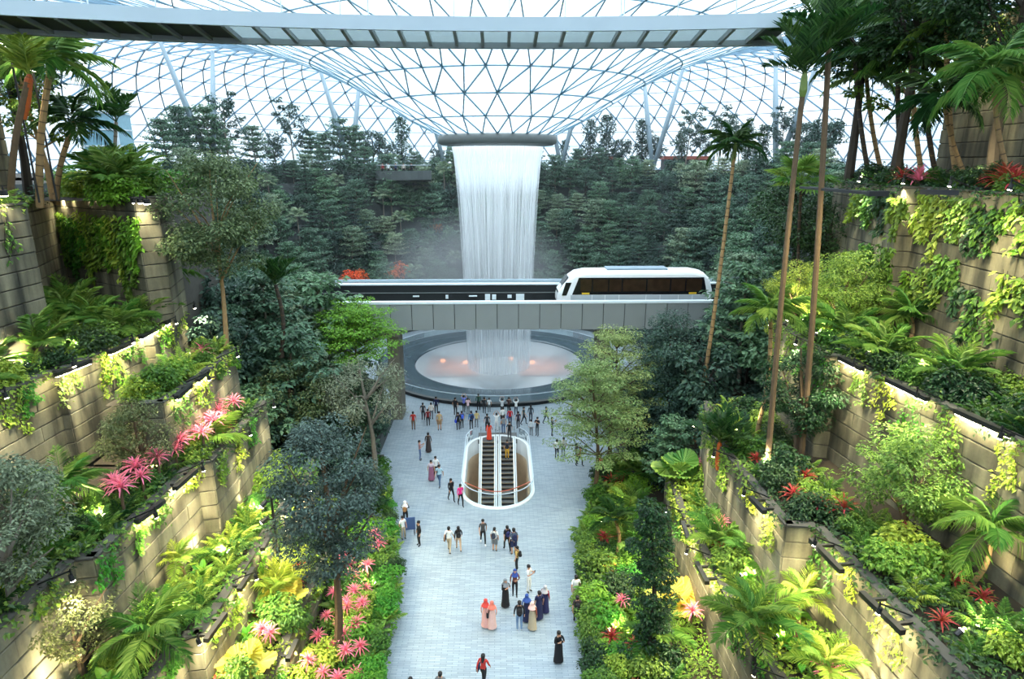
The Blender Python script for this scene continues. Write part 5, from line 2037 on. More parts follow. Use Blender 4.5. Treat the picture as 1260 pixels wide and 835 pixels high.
for px, py, k, kd, s_ in ((885, 665, 'RB', 'strap_pink', 1.2), (890, 680, 'RB', 'strap_red', 1.2), (850, 775, 'RA', 'strap_pink', 1.3), (855, 585, 'RB', 'strap_pink', 1.1), (752, 730, 'RA', 'strap_red', 1), (765, 755, 'RA', 'strap_pink', 1), (750, 700, 'RA', 'strap_red', 1)):
    putpx('strap_tall' if kd == 'strap_pink' else kd, k, px, py, s_ * (.75 if kd == 'strap_pink' else 1.2))
for kd, x_, y_, s_ in (('strap_pink', 23.0, 35.2, 1.9), ('strap_pink', 23.5, 35.9, 1.5), ('strap_red', 22.8, 36.4, 1.6), ('strap_red', 22.9, 29.0, 2.0), ('strap_red', 22.7, 28.2, 1.7), ('strap_red', 23.4, 29.8, 1.8)):
    put(kd, 'RE', x_, y_, s_)
big('lit_bush', (19.8, 35.2, 14.3), 1.15, 'tall lit yellow-green shrub at the corner of the creeper wall')
big('lit_bush', (18.6, 38.2, 14.3), .9, 'lit yellow-green shrub at the far end of the train side fourth planter', 2.0)
for x_, y_ in ((17.6, 33.6), (17.2, 36.5)):
    garden_spot(x_, y_, 14.35, (x_ + 2, y_ + 1.5, 17.0), 1300, 'strong stake spotlight aimed at the lit shrubs by the creeper wall', 'stake spotlights by the creeper wall')
for i, (kd, x_, y_, z_, s_) in enumerate((('v_round', -18.6, 41.0, 7.2, 1.05), ('v_round2', -19.3, 44.0, 7.2, 1.2), ('v_layer', -17.6, 46.5, 7.2, 1.15), ('v_round', -20.6, 47.5, 7.2, 1.3), ('v_round2', -16.0, 40.2, 3.6, 1.1), ('v_layer', -15.0, 43.5, 3.6, 1.2), ('v_round', 15.0, 44.0, 3.6, 1.2), ('v_layer', 18.5, 46.0, 7.2, 1.2), ('v_round2', 19.2, 42.5, 7.2, 1.15), ('v_round', 20.5, 50, 7.2, 1.2))):
    K[kd].place((x_, y_, z_), s_, None, VLAB[kd].split(' on the')[0] + ' crowding the end of the ' + (SL if x_ < 0 else SR) + ' walls', 'trees crowding the end of the ' + (SL if x_ < 0 else SR) + ' walls')
for kd, x_, y_, z_, s_, lab in (('v_layer', -14.6, 51.6, 3.6, 1.45, 'tall green layered tree hiding the viaduct end'), ('v_layer2', -17.8, 50.4, 7.2, 1.1, 'pale layered tree hiding the viaduct end'), ('v_round', -20.6, 52.2, 7.2, 1.25, 'dark round tree hiding the viaduct end'), ('v_layer2', -16.2, 47.8, 3.6, 1.3, 'pale wide layered tree before the viaduct end'),
                                ('top_dark', 24.0, 50.5, 11.5, 1.05, 'big dark broadleaf tree beside the train end'), ('top_dark', 23.6, 45.0, 11.5, .95, 'dark broadleaf tree behind the tall palm trunks')):
    K[kd].place((x_, y_, z_), s_, None, lab)
# planting on the shoulder by the kiosk
for i in range(46):
    y_ = pr.uniform(37.2, 47)
    t_ = pr.uniform(0, 1)
    xa = -20.9 - max(0, (y_ - 41)) * .16
    xb = max(-31, -20.6 - (y_ - 36.8) * 1.55)
    x_ = xa + (xb - xa) * t_
    if abs(x_ + 27.5) < 2.2 and y_ > 42:
        continue
    kd = pr.choice(['bush_lime', 'fern_lime', 'bush_mid', 'fern', 'paddle', 'bush_bright', 'areca'])
    K[kd].place((x_, y_, 21.93), pr.uniform(1.1, 1.9), None, KN[kd] + ' on the planted shoulder by the kiosk', KN[kd] + ' group by the kiosk')
for x_, y_ in ((-22.2, 38.2), (-24.5, 39.8), (-26.5, 41.6)):
    garden_spot(x_, y_, 21.93, (x_ - .5, y_ + 2, 23.4), 700, 'stake spotlight on the planted shoulder by the kiosk', 'stake spotlights by the kiosk')
for i, (x_, y_) in enumerate(((-22.6, 33.5), (-24.2, 35.5), (-22.5, 36.5), (-25.6, 37.5), (-21.3, 35.3))):
    K['areca' if i % 2 else 'fern_lime'].place((x_, y_, 14.7), 1.6, None, 'large lit fern-like plant in the recess below the downlights', 'large plants in the downlit recess')
# overhanging dark crowns at the upper edges
big('top_dark', (-27.6, 38.8, 22.0), .98, 'dark tree overhanging the bridge end on the lamp-post side')
big('top_dark', (24.0, 39, 22.6), 1.25, 'dark broad crown above the palm grove on the train side', 1.2)
big('top_dark', (25.4, 33, 22.6), 1.1, 'dark crown leaning over the upper wall spotlights', 2.2)
big('top_dark', (23.8, 44, 22.6), 1.2, 'dark crown at the back of the train side palm grove', .7)
big('top_round', (26.0, 42.5, 22.6), 1.2, 'open leafy tree behind the train side palm grove', .4)
big('top_round', (-25.5, 37.5, 22.0), .9, 'open leafy tree behind the lamp-post side palms', .4)
# ------------------------------------------------------------------ people
plain('skin', rgb(190, 142, 112), 0.6, noise=.05)
plain('hair_black', rgb(24, 20, 18), 0.6, noise=.1)
plain('eye_dark', rgb(20, 16, 14), 0.4)
plain('lip', rgb(150, 84, 76), 0.5)
CL = {}


def cloth(c):
    k = 'cloth_%d_%d_%d' % c
    if k not in CL:
        CL[k] = plain(k, rgb(*c), .85, noise=.1, scale=8)
    return CL[k]


def skeleton(pose):
    J = {}
    J['pelvis'] = (0, 0, .93)
    J['waist'] = (0, 0, 1.1)
    J['chest'] = (0, 0, 1.34)
    J['neck'] = (0, .005, 1.49)
    J['head'] = (0, -.015, 1.575)
    J['crown'] = (0, -.005, 1.66)
    step = {'stand': 0, 'walk': .22, 'photo': .03, 'arms_up': .05, 'shift': .06}[pose]
    for s, n in ((1, 'l'), (-1, 'r')):
        J['hip' + n] = (.095 * s, 0, .88)
        J['knee' + n] = (.10 * s, -.03 - step * s * .75, .49)
        J['ankle' + n] = (.10 * s, .02 - step * s * (1.0 if s > 0 else 1.3), .09 if not (pose == 'walk' and s < 0) else .13)
        J['toe' + n] = (.115 * s, -.13 - step * s * (1.0 if s > 0 else 1.2), .035)
        J['shoulder' + n] = (.175 * s, 0, 1.41)
        if pose == 'photo':
            J['elbow' + n] = (.24 * s, -.07, 1.17)
            J['wrist' + n] = (.12 * s, -.28, 1.32)
            J['hand' + n] = (.07 * s, -.33, 1.40)
        elif pose == 'arms_up':
            J['elbow' + n] = (.27 * s, -.08, 1.52)
            J['wrist' + n] = (.14 * s, -.12, 1.75)
            J['hand' + n] = (.08 * s, -.13, 1.83)
        elif pose == 'walk':
            J['elbow' + n] = (.235 * s, .03 + .10 * s, 1.15)
            J['wrist' + n] = (.235 * s, -.04 + .2 * s, .93)
            J['hand' + n] = (.23 * s, -.06 + .23 * s, .84)
        elif pose == 'shift' and s > 0:
            J['elbow' + n] = (.25 * s, .0, 1.15)
            J['wrist' + n] = (.10 * s, -.19, 1.12)
            J['hand' + n] = (.03 * s, -.22, 1.14)
        else:
            J['elbow' + n] = (.24 * s, .03, 1.15)
            J['wrist' + n] = (.25 * s, -.03, .92)
            J['hand' + n] = (.245 * s, -.06, .83)
    E = [('pelvis', 'waist'), ('waist', 'chest'), ('chest', 'neck'), ('neck', 'head'), ('head', 'crown')]
    for n in 'lr':
        E += [('pelvis', 'hip' + n), ('hip' + n, 'knee' + n), ('knee' + n, 'ankle' + n), ('ankle' + n, 'toe' + n), ('chest', 'shoulder' + n), ('shoulder' + n, 'elbow' + n), ('elbow' + n, 'wrist' + n), ('wrist' + n, 'hand' + n)]
    return J, E


RAD = dict(pelvis=(.15, .105), waist=(.125, .09), chest=(.145, .10), neck=(.052, .055), head=(.078, .092), crown=(.06, .07), hip=(.088, .09), knee=(.057, .06), ankle=(.04, .045), toe=(.042, .03),
           shoulder=(.06, .06), elbow=(.043, .043), wrist=(.03, .028), hand=(.038, .02))
BODY = {}


def body_mesh(pose):
    if pose in BODY:
        return BODY[pose]
    J, E = skeleton(pose)
    names = list(J)
    me = bpy.data.meshes.new('person_skeleton')
    me.from_pydata([J[n] for n in names], [(names.index(a), names.index(b)) for a, b in E], [])
    o = bpy.data.objects.new('person_skeleton', me)
    COL.objects.link(o)
    md = o.modifiers.new('skin', 'SKIN')
    md.use_smooth_shade = True
    for i, n in enumerate(names):
        key = n if n in RAD else n[:-1]
        me.skin_vertices[0].data[i].radius = RAD[key]
        me.skin_vertices[0].data[i].use_root = (n == 'pelvis')
    sb = o.modifiers.new('sub', 'SUBSURF')
    sb.levels = 1
    dg = bpy.context.evaluated_depsgraph_get()
    ev = o.evaluated_get(dg)
    nm = bpy.data.meshes.new_from_object(ev)
    bpy.data.objects.remove(o)
    bpy.data.meshes.remove(me)
    # five fingers rooted in each palm
    m = MB()
    m.v = [tuple(v.co) for v in nm.vertices]
    m.f = [tuple(p.vertices) for p in nm.polygons]
    m.m = [0] * len(m.f)
    m.n = len(m.v)
    nb = len(m.f)
    for n, s in (('l', 1), ('r', -1)):
        h = Vector(J['hand' + n])
        d = (h - Vector(J['wrist' + n])).normalized()
        side = d.cross(Vector((s, 0, 0.2))).normalized()
        pal = d.cross(side)
        for i, ln in enumerate((.062, .072, .068, .052)):
            b = h + side * (.024 - .016 * i)
            m.tube([b - d * .01, b + d * ln * .55, b + d * ln + pal * .015], [.009, .008, .006], 4, 0)
        b = h - d * .035 + side * .03
        m.tube([b, b + side * .03 + d * .02, b + side * .035 + d * .05], [.011, .009, .007], 4, 0)
    segs = [(Vector(J[a]), Vector(J[b]), a, b) for a, b in E]
    mi = []
    vv = [Vector(v) for v in m.v]
    for fi, f in enumerate(m.f):
        c = sum((vv[i] for i in f), Vector()) / len(f)
        if fi >= nb:
            mi.append(0)
            continue
        best, bd = None, 9
        for A, B, a, b in segs:
            t = max(0, min(1, (c - A).dot(B - A) / (B - A).length_squared))
            dd = (c - A.lerp(B, t)).length - .04
            if dd < bd:
                bd, best, bt = dd, (a, b), t
        a, b = best
        if a in ('neck', 'head') or (a == 'chest' and b == 'neck' and bt > .75):
            mi.append(0)
        elif a[:-1] in ('elbow', 'wrist') or (a[:-1] == 'shoulder' and bt > .75):
            mi.append(4 if a[:-1] == 'elbow' and bt < .8 or a[:-1] == 'shoulder' else 0)
        elif a[:-1] == 'shoulder' or a in ('waist', 'chest') or (a == 'pelvis' and b == 'waist'):
            mi.append(1)
        elif a[:-1] == 'ankle' or (a[:-1] == 'knee' and bt > .93):
            mi.append(3)
        else:
            mi.append(2)
    m.m = mi
    me2 = m.mesh('person_body_' + pose, ['skin', 'skin', 'skin', 'skin', 'skin'], True)
    BODY[pose] = me2
    return me2


def part_mesh(name):
    if name in BODY:
        return BODY[name]
    m = MB()
    if name == 'face':
        m.tube([(0, -.105, 1.60), (0, -.128, 1.565), (0, -.11, 1.555)], [.008, .016, .01], 5, 0)
        for s in (-1, 1):
            m.ball((.032 * s, -.098, 1.603), (.013, .008, .008), 6, 4, 1)
            m.ball((.083 * s, -.005, 1.585), (.012, .022, .03), 6, 4, 0)
        m.ball((0, -.103, 1.53), (.024, .01, .008), 6, 4, 2)
        me = m.mesh('face', ['skin', 'eye_dark', 'lip'], True)
    elif name == 'hair_short':
        m.lathe([(.086, 1.585), (.098, 1.63), (.094, 1.675), (.066, 1.712), (.0, 1.725)], 10)
        m.v = [(x, y * 1.12 + .014, z - (.05 if y > .02 and z < 1.6 else 0)) for x, y, z in m.v]
        me = m.mesh('hair', 'hair_black', True)
    elif name == 'hair_long':
        m.lathe([(.086, 1.585), (.098, 1.63), (.094, 1.675), (.066, 1.712), (.0, 1.725)], 10)
        m.v = [(x, y * 1.12 + .014, z - (.28 if y > .02 and z < 1.6 else 0)) for x, y, z in m.v]
        me = m.mesh('hair', 'hair_black', True)
    elif name == 'hijab':
        m.lathe([(.22, 1.34), (.17, 1.43), (.105, 1.50), (.098, 1.58), (.102, 1.63), (.098, 1.68), (.066, 1.715), (.0, 1.73)], 12)
        m.v = [(x, (y * 1.05 + .02) if not (y < -.03 and 1.5 < z < 1.66) else y * .62 + .02, z) for x, y, z in m.v]
        me = m.mesh('hijab', 'skin', True)
    elif name == 'dress':
        pr_ = [(.15, 1.22), (.155, 1.05), (.18, .9), (.195, .6), (.215, .3), (.24, .1)]
        n = 16
        vs = []
        for (r, z) in pr_:
            for k in range(n):
                a = 2 * math.pi * k / n
                q = r * (1 + (.07 * math.sin(k * math.pi) + .05 * (-1) ** k) * max(0, (1.0 - z)))
                vs.append((q * math.cos(a) * 1.05, q * math.sin(a) * .9, z))
        fs = []
        for i in range(len(pr_) - 1):
            for k in range(n):
                fs.append((i * n + k, i * n + (k + 1) % n, (i + 1) * n + (k + 1) % n, (i + 1) * n + k))
        m.add(vs, fs)
        me = m.mesh('dress', 'skin', True)
    elif name == 'shorts':
        for s in (-1, 1):
            m.lathe([(.115, .97), (.11, .75), (.105, .56)], 10, (.1 * s, 0, 0))
        me = m.mesh('shorts', 'skin', True)
    elif name == 'backpack':
        m.ball((0, .20, 1.22), (.15, .10, .21), 10, 6, 0)
        m.v = [(max(-.14, min(.14, x)), max(.11, min(.27, y)), max(1.03, min(1.41, z))) for x, y, z in m.v]
        m.ball((0, .28, 1.14), (.1, .04, .09), 8, 5, 0)
        for s in (-1, 1):
            m.tube([(.1 * s, .12, 1.42), (.11 * s, -.02, 1.49), (.11 * s, -.115, 1.38), (.13 * s, -.08, 1.2), (.13 * s, .1, 1.08)], .018, 4)
        me = m.mesh('backpack', 'skin', True)
    elif name == 'bag':
        m.box(.2, .3, -.13, .13, .78, 1.02)
        m.tube([(.25, -.12, 1.02), (.12, -.1, 1.3), (-.13, 0, 1.47), (.1, .11, 1.3), (.25, .12, 1.02)], .013, 4)
        me = m.mesh('shoulder_bag', 'skin')
    elif name == 'phone':
        m.box(-.04, .04, -.375, -.36, 1.36, 1.50)
        me = m.mesh('phone', 'black_steel')
    BODY[name] = me
    return me


def obmat(o, mats):
    for i, c in enumerate(mats):
        if c is None:
            continue
        o.material_slots[i].link = 'OBJECT'
        o.material_slots[i].material = c
    return o


SK = (190, 142, 112)
pp = random.Random(17)


def person(px, py, label, top, bottom, pose='stand', face=0.0, hair='short', dress=None, pack=None, bag=None, shorts=None, hijab=None, sleeves=False, h=1.0, z=0.0, phone=False, shoes=(40, 40, 42), y=None):
    q = P(px, py, z=z) if y is None else P(px, py, y=y)
    root = empty('person', (q.x, q.y, z if y is None else q.z), R(face), label=label, cat='person')
    h *= 1.06
    root.scale = (h, h, h)
    b = ob('body', body_mesh(pose), root)
    obmat(b, [None, cloth(top), cloth(bottom) if not shorts else None, cloth(shoes), cloth(top) if sleeves or hijab else None])
    ob('face', part_mesh('face'), root, kind='stuff')
    if hijab:
        obmat(ob('headscarf', part_mesh('hijab'), root), [cloth(hijab)])
    else:
        ob('hair', part_mesh('hair_' + hair), root)
    if dress:
        obmat(ob('dress', part_mesh('dress'), root), [cloth(dress)])
    if shorts:
        obmat(ob('shorts', part_mesh('shorts'), root), [cloth(shorts)])
    if pack:
        obmat(ob('backpack', part_mesh('backpack'), root), [cloth(pack)])
    if bag:
        obmat(ob('shoulder_bag', part_mesh('bag'), root), [cloth(bag)])
    if phone:
        ob('phone', part_mesh('phone'), root)
    return root


BK, WH, NV, GY, RD_, TN, JN = (24, 24, 28), (232, 232, 230), (34, 40, 78), (110, 114, 118), (196, 52, 44), (190, 160, 112), (74, 100, 140)
KH, BR, PK, BL = (188, 170, 140), (92, 66, 54), (232, 172, 160), (70, 100, 170)
# walkway
person(687, 814, 'person in a long black coat looking at a phone alone on the walkway', BK, BK, 'photo', 20, 'long', dress=BK, phone=True, sleeves=True)
person(595, 843, 'person in a bright red top with a dark bag crossing the bare walkway', RD_, BK, 'walk', 160, 'long', bag=NV, sleeves=True)
person(543, 866, 'dark-haired person in grey next to the red-topped walker', GY, BK, 'stand', 170)
person(507, 873, 'person in brown near the planter past the red-topped walker', BR, BK, 'stand', 180)
person(598, 771, 'person in a red headscarf and long pink dress', PK, PK, 'stand', 170, dress=PK, hijab=(210, 70, 60), h=.97)
person(605.5, 773, 'person in pink with a black bag beside the red headscarf', PK, PK, 'stand', 190, dress=(236, 190, 178), hijab=(226, 120, 100), bag=BK, h=.95)
person(639, 776, 'person in a black jacket and blue jeans with a big pack', BK, (110, 140, 175), 'stand', 180, pack=BK, sleeves=True, shoes=WH, h=1.04)
person(655, 774, 'person in a pale pink headscarf, rust top and beige skirt', (150, 80, 56), KH, 'shift', 150, dress=KH, hijab=(230, 190, 180), h=.96)
person(648, 764, 'person in a blue headscarf half hidden behind the black jacket', BL, NV, 'stand', 180, dress=NV, hijab=(50, 80, 150), h=.95)
person(663, 761, 'person in a long navy dress beside the rust top', NV, NV, 'stand', 200, dress=NV, h=.98)
person(670.5, 753, 'person in a grey headscarf and wine-red navy dress', (140, 40, 48), NV, 'stand', 150, dress=(40, 42, 84), hijab=(180, 176, 178), h=.96)
person(622, 746, 'person in black with a grey headscarf holding an arm out', BK, BK, 'photo', 30, dress=BK, hijab=(120, 126, 132), h=.98)
person(633.5, 733, 'person in a brown tunic and blue headscarf over dark leggings', (112, 62, 50), BK, 'shift', 0, hijab=(46, 70, 140), h=.97)
person(650.5, 728, 'person all in white aiming a camera', WH, (222, 220, 214), 'photo', 60, phone=True)
person(636, 702, 'person in a mustard shirt with a black backpack', (196, 164, 96), BK, 'stand', 250, pack=BK, h=.95)
person(632, 682, 'tall person in slate blue with a navy backpack and shorts', (92, 104, 124), SK, 'stand', 200, shorts=NV, pack=NV, h=1.05)
person(624, 677, 'person in black with a navy backpack next to the tall one', BK, BK, 'walk', 200, pack=(36, 40, 90))
person(608.7, 678, 'person in a white shirt, grey shorts and dark backpack', WH, SK, 'stand', 160, shorts=GY, pack=(50, 56, 70), h=.96)
person(594.5, 669, 'person in a charcoal tee and white shoes striding along', (74, 72, 72), BK, 'walk', 10, shoes=WH)
person(553, 679, 'person in a white shirt and khaki trousers with a shoulder bag', WH, KH, 'walk', 170, bag=BK, h=1.02)
person(564.5, 677, 'long-haired person in a black top and tan trousers', BK, (200, 166, 136), 'walk', 190, 'long', pack=BK, sleeves=True, h=.97)
person(516, 671, 'person in a black suit standing by the planter hedge', BK, BK, 'stand', -60, sleeves=True)
person(496.5, 663, 'person in white beside the blue sign board at the hedge', WH, KH, 'stand', 40, h=.95)
person(499.5, 645, 'person with a white cap and tan backpack by the hedge', BK, BK, 'photo', 180, pack=(150, 110, 70), hijab=WH, h=1.0)
person(708, 742, 'person in a white shirt half behind the hedge leaves', WH, KH, 'walk', 180, h=1.02)
person(709.5, 768, 'dark-dressed person with a backpack brushing past the hedge', (60, 50, 50), BK, 'walk', 180, pack=BK)
# beside the escalators
person(567, 622, 'person in a magenta jacket beside the escalator opening', (226, 40, 130), BK, 'walk', 20, 'long', sleeves=True, h=.96)
person(555.5, 616, 'person in black next to the magenta jacket', BK, BK, 'walk', 30, 'long', sleeves=True)
person(541, 598, 'person in a pale blue shirt and jeans walking', (170, 205, 222), (70, 96, 130), 'walk', -20)
person(531, 591, 'person in a lilac skirt with long hair', (214, 196, 206), (150, 96, 120), 'stand', 0, 'long', dress=(146, 92, 118), h=.96)
person(536.5, 587, 'person in a white shirt behind the pale blue shirt', WH, BK, 'stand', 10)
person(517, 566, 'person in faded jeans and a pinkish top, hand raised', (176, 130, 130), (92, 112, 150), 'photo', 100)
person(527.5, 556, 'person in a long brown coat facing the pond', (74, 60, 54), (56, 46, 44), 'stand', 180, dress=(60, 50, 48), sleeves=True)
person(685, 564, 'person in a white top beside another white top near the layered tree', WH, BK, 'stand', 150, h=.98)
person(693, 562, 'person in a cream top and grey trousers beside the white top', (226, 222, 212), GY, 'stand', 200)
person(709, 570, 'dark-clothed person under the layered tree', (70, 70, 76), BK, 'stand', 100)
person(713, 573, 'person in an orange shirt under the layered tree', (206, 88, 56), BK, 'walk', 60, h=.96)
person(738, 585, 'person in a red shirt beside the layered tree trunk', (210, 50, 60), BK, 'stand', 120)
# crowd at the pond rim (looking at the waterfall unless said otherwise)
CROWD = [(509, 529, 'person in a red shirt standing apart from the crowd', RD_, (120, 90, 70), 'stand', {}),
         (521, 517, 'person in dark grey at the rim end of the crowd', (60, 62, 66), BK, 'stand', {}),
         (527, 524, 'person with a maroon top and black trousers', (130, 36, 40), BK, 'stand', {}),
         (531, 516, 'person in a pale top behind the maroon one', (214, 206, 196), (80, 84, 96), 'stand', {}),
         (537, 509, 'person in navy alone against the kerb', NV, BK, 'stand', {}),
         (541, 529, 'person in a tan dress facing back', TN, TN, 'stand', dict(face=10, shorts=(150, 120, 90))),
         (560.5, 511, 'tall person all in black at the kerb', BK, BK, 'stand', dict(h=1.06)),
         (571, 507, 'person in a violet-blue top with arms raised', (110, 120, 200), BK, 'arms_up', {}),
         (564, 529, 'person in black holding a royal blue bag', BK, BK, 'stand', dict(bag=(40, 70, 190))),
         (568.5, 527, 'person with a bright blue backpack', (80, 90, 120), BK, 'stand', dict(pack=(60, 96, 210))),
         (576, 510, 'person in a pale pink top at the kerb', (224, 190, 196), GY, 'photo', {}),
         (580, 528, 'person in teal-blue with a navy backpack', (60, 110, 160), BK, 'stand', dict(pack=NV)),
         (586.5, 526, 'person in a yellow and grey top', (200, 180, 120), GY, 'shift', {}),
         (589, 505, 'person in bottle green at the kerb', (36, 70, 54), BK, 'stand', {}),
         (596, 509, 'person in a black hoodie at the kerb', BK, (50, 50, 56), 'photo', dict(sleeves=True)),
         (602, 507, 'small person in white at the kerb', WH, GY, 'stand', dict(h=.85)),
         (599.5, 531, 'person in charcoal above the escalators', (56, 56, 62), BK, 'stand', {}),
         (602, 541, 'person in a bright orange-red dress stepping to the escalators', (226, 70, 44), (226, 70, 44), 'walk', dict(hair='long', dress=(226, 70, 44), h=.93)),
         (611, 530, 'person in white with both arms raised taking a picture', WH, (222, 220, 220), 'arms_up', dict(face=180, phone=False)),
         (618, 511, 'person in a light grey tee at the kerb', (190, 194, 196), BK, 'arms_up', {}),
         (618.5, 522, 'person in a white tee and dark shorts', WH, SK, 'stand', dict(shorts=BK)),
         (619.5, 533, 'person in mid grey at the landing plate', (140, 144, 148), JN, 'stand', {}),
         (626, 509, 'person in dark brown at the kerb', (70, 48, 44), BK, 'photo', {}),
         (627.6, 524, 'person in a crimson shirt with a blue sleeve', (190, 36, 48), NV, 'stand', dict(bag=(60, 80, 160))),
         (635, 511, 'person in white with hands behind the head', WH, (70, 74, 90), 'arms_up', {}),
         (637.6, 527, 'person in a dark plum top', (58, 44, 60), BK, 'stand', {}),
         (626.8, 541, 'person in black leaving the landing plate', BK, (60, 60, 66), 'walk', dict(face=0)),
         (644.5, 522, 'person in dark green striding along the rim', (40, 54, 50), BK, 'walk', dict(face=90)),
         (653, 519, 'long-haired person in slate at the rim', (62, 74, 84), (46, 56, 70), 'stand', dict(hair='long')),
         (653.5, 536, 'person in a pale grey top off the escalator corner', (206, 210, 212), GY, 'stand', dict(h=.9)),
         (661, 536, 'person in a black tee facing the escalators', BK, (70, 80, 84), 'photo', dict(face=-30)),
         (672, 521, 'thin person in dark blue leaning with legs apart', (40, 50, 66), (36, 44, 60), 'walk', dict(face=70)),
         (679, 536, 'person in dark grey with arms out', (66, 68, 74), (60, 66, 80), 'photo', dict(face=100)),
         (706, 512, 'person in black beside the layered tree at the kerb', BK, BK, 'stand', {}),
         (494, 504, 'person in dark clothes by the pier at the pond', (50, 52, 58), BK, 'stand', {})]
for px, py, lab, t, b, pose, kw in CROWD:
    kw = dict(kw)
    fc = kw.pop('face', 180 + pp.uniform(-25, 25))
    if 'phone' not in kw and pose == 'photo':
        kw['phone'] = True
    kw.setdefault('sleeves', pp.random() < .4)
    kw.setdefault('h', pp.uniform(.95, 1.03))
    person(px, py, lab, t, b, pose, fc, **kw)
# rider on the escalator
sy = 50.35
i_ = int((52.3 - sy) / .4)
person(0, 0, 'rider in a dark top and yellow trousers on the escalator', (40, 44, 56), (222, 170, 50), 'stand', 0, 'short', z=0).location = (ESC_X + .83, 52.3 - i_ * .4 - .2, -i_ * .231)

# ------------------------------------------------------------------ small things
def sign_board():
    q = P(504.5, 657, z=0)
    root = empty('sign_board', q, R(10), label='blue sign board on a stand by the planter hedge', cat='sign')
    MB().box(-.38, .38, -.03, .03, .35, 1.25).build('board', 'sign_blue', root)
    for s in (-1, 1):
        MB().box(s * .3 - .025, s * .3 + .025, -.2, .2, 0, .05).box(s * .3 - .025, s * .3 + .025, -.02, .02, .05, .4).build('foot', 'black_steel', root)


plain('sign_blue', rgb(60, 84, 130), .5)
sign_board()


def lamp_post():
    b = P(343, 700, z=2.6)
    b = Vector((-11.55, 29.0, 2.45))
    t = P(326, 612, y=b.y)
    root = empty('lamp_post', b, label='slim black post with a cluster of spotlights above the second planter', cat='lamp post')
    h = t.z - b.z
    MB().tube([(0, 0, -.2), (0, 0, h)], [.09, .06], 8).build('pole', 'black_steel', root)
    for i, (a, zz) in enumerate(((.4, -.1), (2.2, -.1), (4.0, -.15), (1.2, -1.1), (3.4, -1.2))):
        d = Vector((math.cos(a), math.sin(a), 0))
        c = d * .42 + Vector((0, 0, h + zz))
        aim = (d + Vector((0, 0, -.7))).normalized()
        hd = MB().tube([c - aim * .2, c + aim * .2], [.1, .14], 10).build('spot_head', 'black_steel', root)
        MB().bar((0, 0, h + zz), c, .05).build('arm', 'black_steel', hd)
        MB().tube([c + aim * .2, c + aim * .22], .12, 10).build('lens', 'lamp_glow', hd)
        spot('post_glow', b + c + aim * .3, b + c + aim * 5, 260, (1, .85, .5), 70, .1, root)


lamp_post()
# kiosk and glass lift on the lamp-post side plateau
q = P(122, 205, y=44)
root = empty('kiosk', (q.x, 44, 22.5), label='small dark kiosk with a slanting slate roof behind the palms', cat='kiosk')
root.scale = (.62, .62, .62)
MB().box(-2.6, 2.0, 0, 3, -.1, 1.5).build('walls', 'dark_wall', root)
MB().add([(-1.2, -.6, 1.2), (2.2, -.6, 1.2), (1.9, 2.6, 1.9), (-1.6, 2.6, 1.9), (-1.2, -.6, 1.3), (2.2, -.6, 1.3), (1.9, 2.6, 2.0), (-1.6, 2.6, 2.0)], [(0, 1, 5, 4), (4, 5, 6, 7), (3, 2, 1, 0), (1, 2, 6, 5), (3, 0, 4, 7), (2, 3, 7, 6)]).build('roof', 'slate_roof', root)
q = P(120, 150, y=62)
root = empty('glass_lift', (q.x, 62, 22.5), label='pale glass lift shaft beyond the palms under the dome', cat='lift')
MB().box(-1.6, 1.6, 0, 2.6, -.1, 6.0).build('glass', 'blue_glass', root)
for k in range(5):
    MB().box(-1.68, 1.68, -.08, 2.68, k * 1.45, k * 1.45 + .12).build('band', 'steel_white', root)
for sx in (-1.6, 1.6):
    MB().box(sx - .09, sx + .09, -.09, .09, -.1, 6.05).build('corner_post', 'steel_white', root)
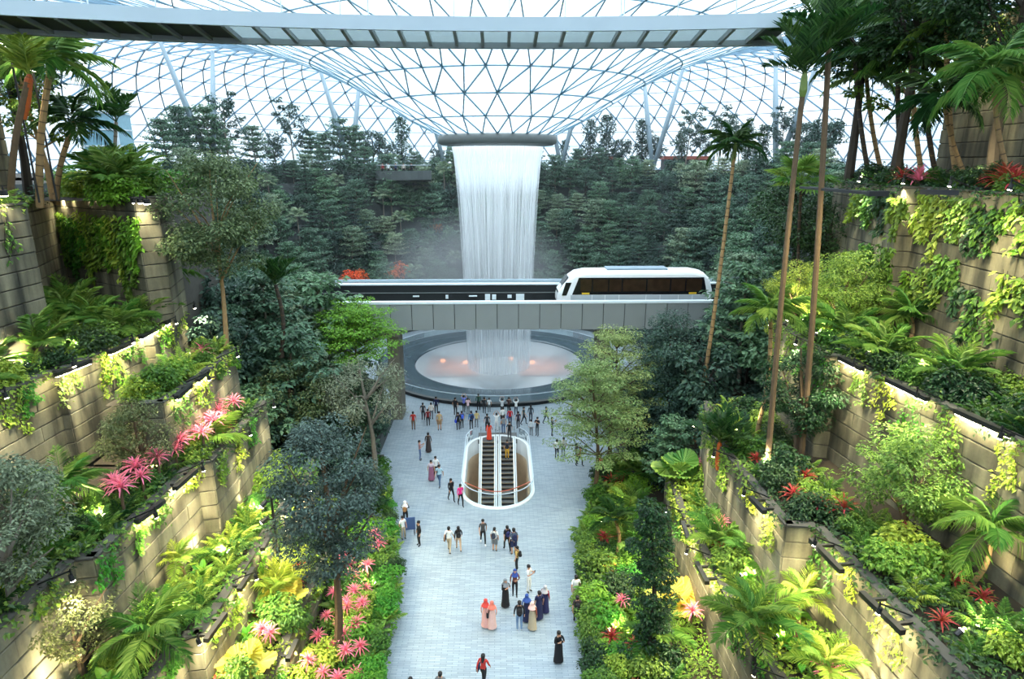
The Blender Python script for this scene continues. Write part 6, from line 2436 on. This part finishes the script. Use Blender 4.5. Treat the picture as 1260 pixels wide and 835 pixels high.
# lookout deck on the rim, left of the falls, and red-brown shop front on the other side
root = empty('lookout_deck', (P(495, 215, y=108).x, 108, 21.2), label='curved grey lookout deck on the valley rim beside the waterfall', cat='deck')
MB().lathe([(4.6, 0), (4.8, .1), (4.8, 1.5), (4.6, 1.5), (4.6, .9), (0.2, .9)], 28).build('slab', 'terrace_stone', root)
MB().lathe([(4.65, 2.35), (4.75, 2.35), (4.75, 2.42), (4.65, 2.42), (4.65, 2.35)], 28).build('handrail', 'steel_white', root)
for i, (dx, dy, c) in enumerate(((-2.6, -3.2, (150, 60, 60)), (-1.6, -3.7, WH), (-.4, -3.9, NV), (.8, -3.8, (200, 190, 180)), (2.0, -3.4, BK))):
    o_ = person(630, 400, ['person in dull red', 'person in white', 'person in navy', 'person in cream', 'person in black'][i] + ' standing on the lookout deck', c, BK, 'stand', 0, sleeves=True)
    o_.location = (root.location.x + dx, 108 + dy, 22.1)
for i, (px, w_) in enumerate(((735, 7.5), (845, 8.0))):
    q = P(px, 200, y=119)
    root = empty('shop_building', (q.x, 119, 22.5), label=['low red-brown shop front behind the rim trees nearer the falls', 'low red-brown shop front behind the rim trees nearer the grove'][i], cat='building')
    MB().box(-w_ / 2, w_ / 2, 0, 3, 0, 2.0).build('walls', 'dark_wall', root)
    MB().box(-w_ / 2 - .3, w_ / 2 + .3, -.4, 3, 2.0, 2.6).build('fascia', 'red_brown', root)
# glowing orange-flowered shrubs on the valley terraces
K['flame'] = Kind(tree('orange_flower_tree', 'round', 'leaf_orange', 'bark_dark', 3.8, 1.6, (.3, .16), .38, clear=.3, tr=.1, seed=81), 2)
for px, py, rr_ in ((408, 343, 23.9), (421, 341, 23.9), (433, 343, 23.9), (445, 342, 23.9), (482, 342, 23.9), (494, 343, 23.9), (537, 290, 30.5), (437, 292, 30.6)):
    yy = 96.0
    for _ in range(40):
        q = P(px, py, y=yy)
        e = math.hypot(q.x, yy - PC.y) - rr_
        yy -= e * .6
    zz = max(z for r, z in zip(TR, TZ) if r < rr_)
    K['flame'].place((q.x, yy, zz), vr.uniform(.75, 1.0) if rr_ < 25 else .7, None, 'small orange flowering tree on the %s terrace behind the viaduct' % ('second' if rr_ < 25 else 'fourth'), 'orange flowering trees, %s terrace' % ('second' if rr_ < 25 else 'fourth'))
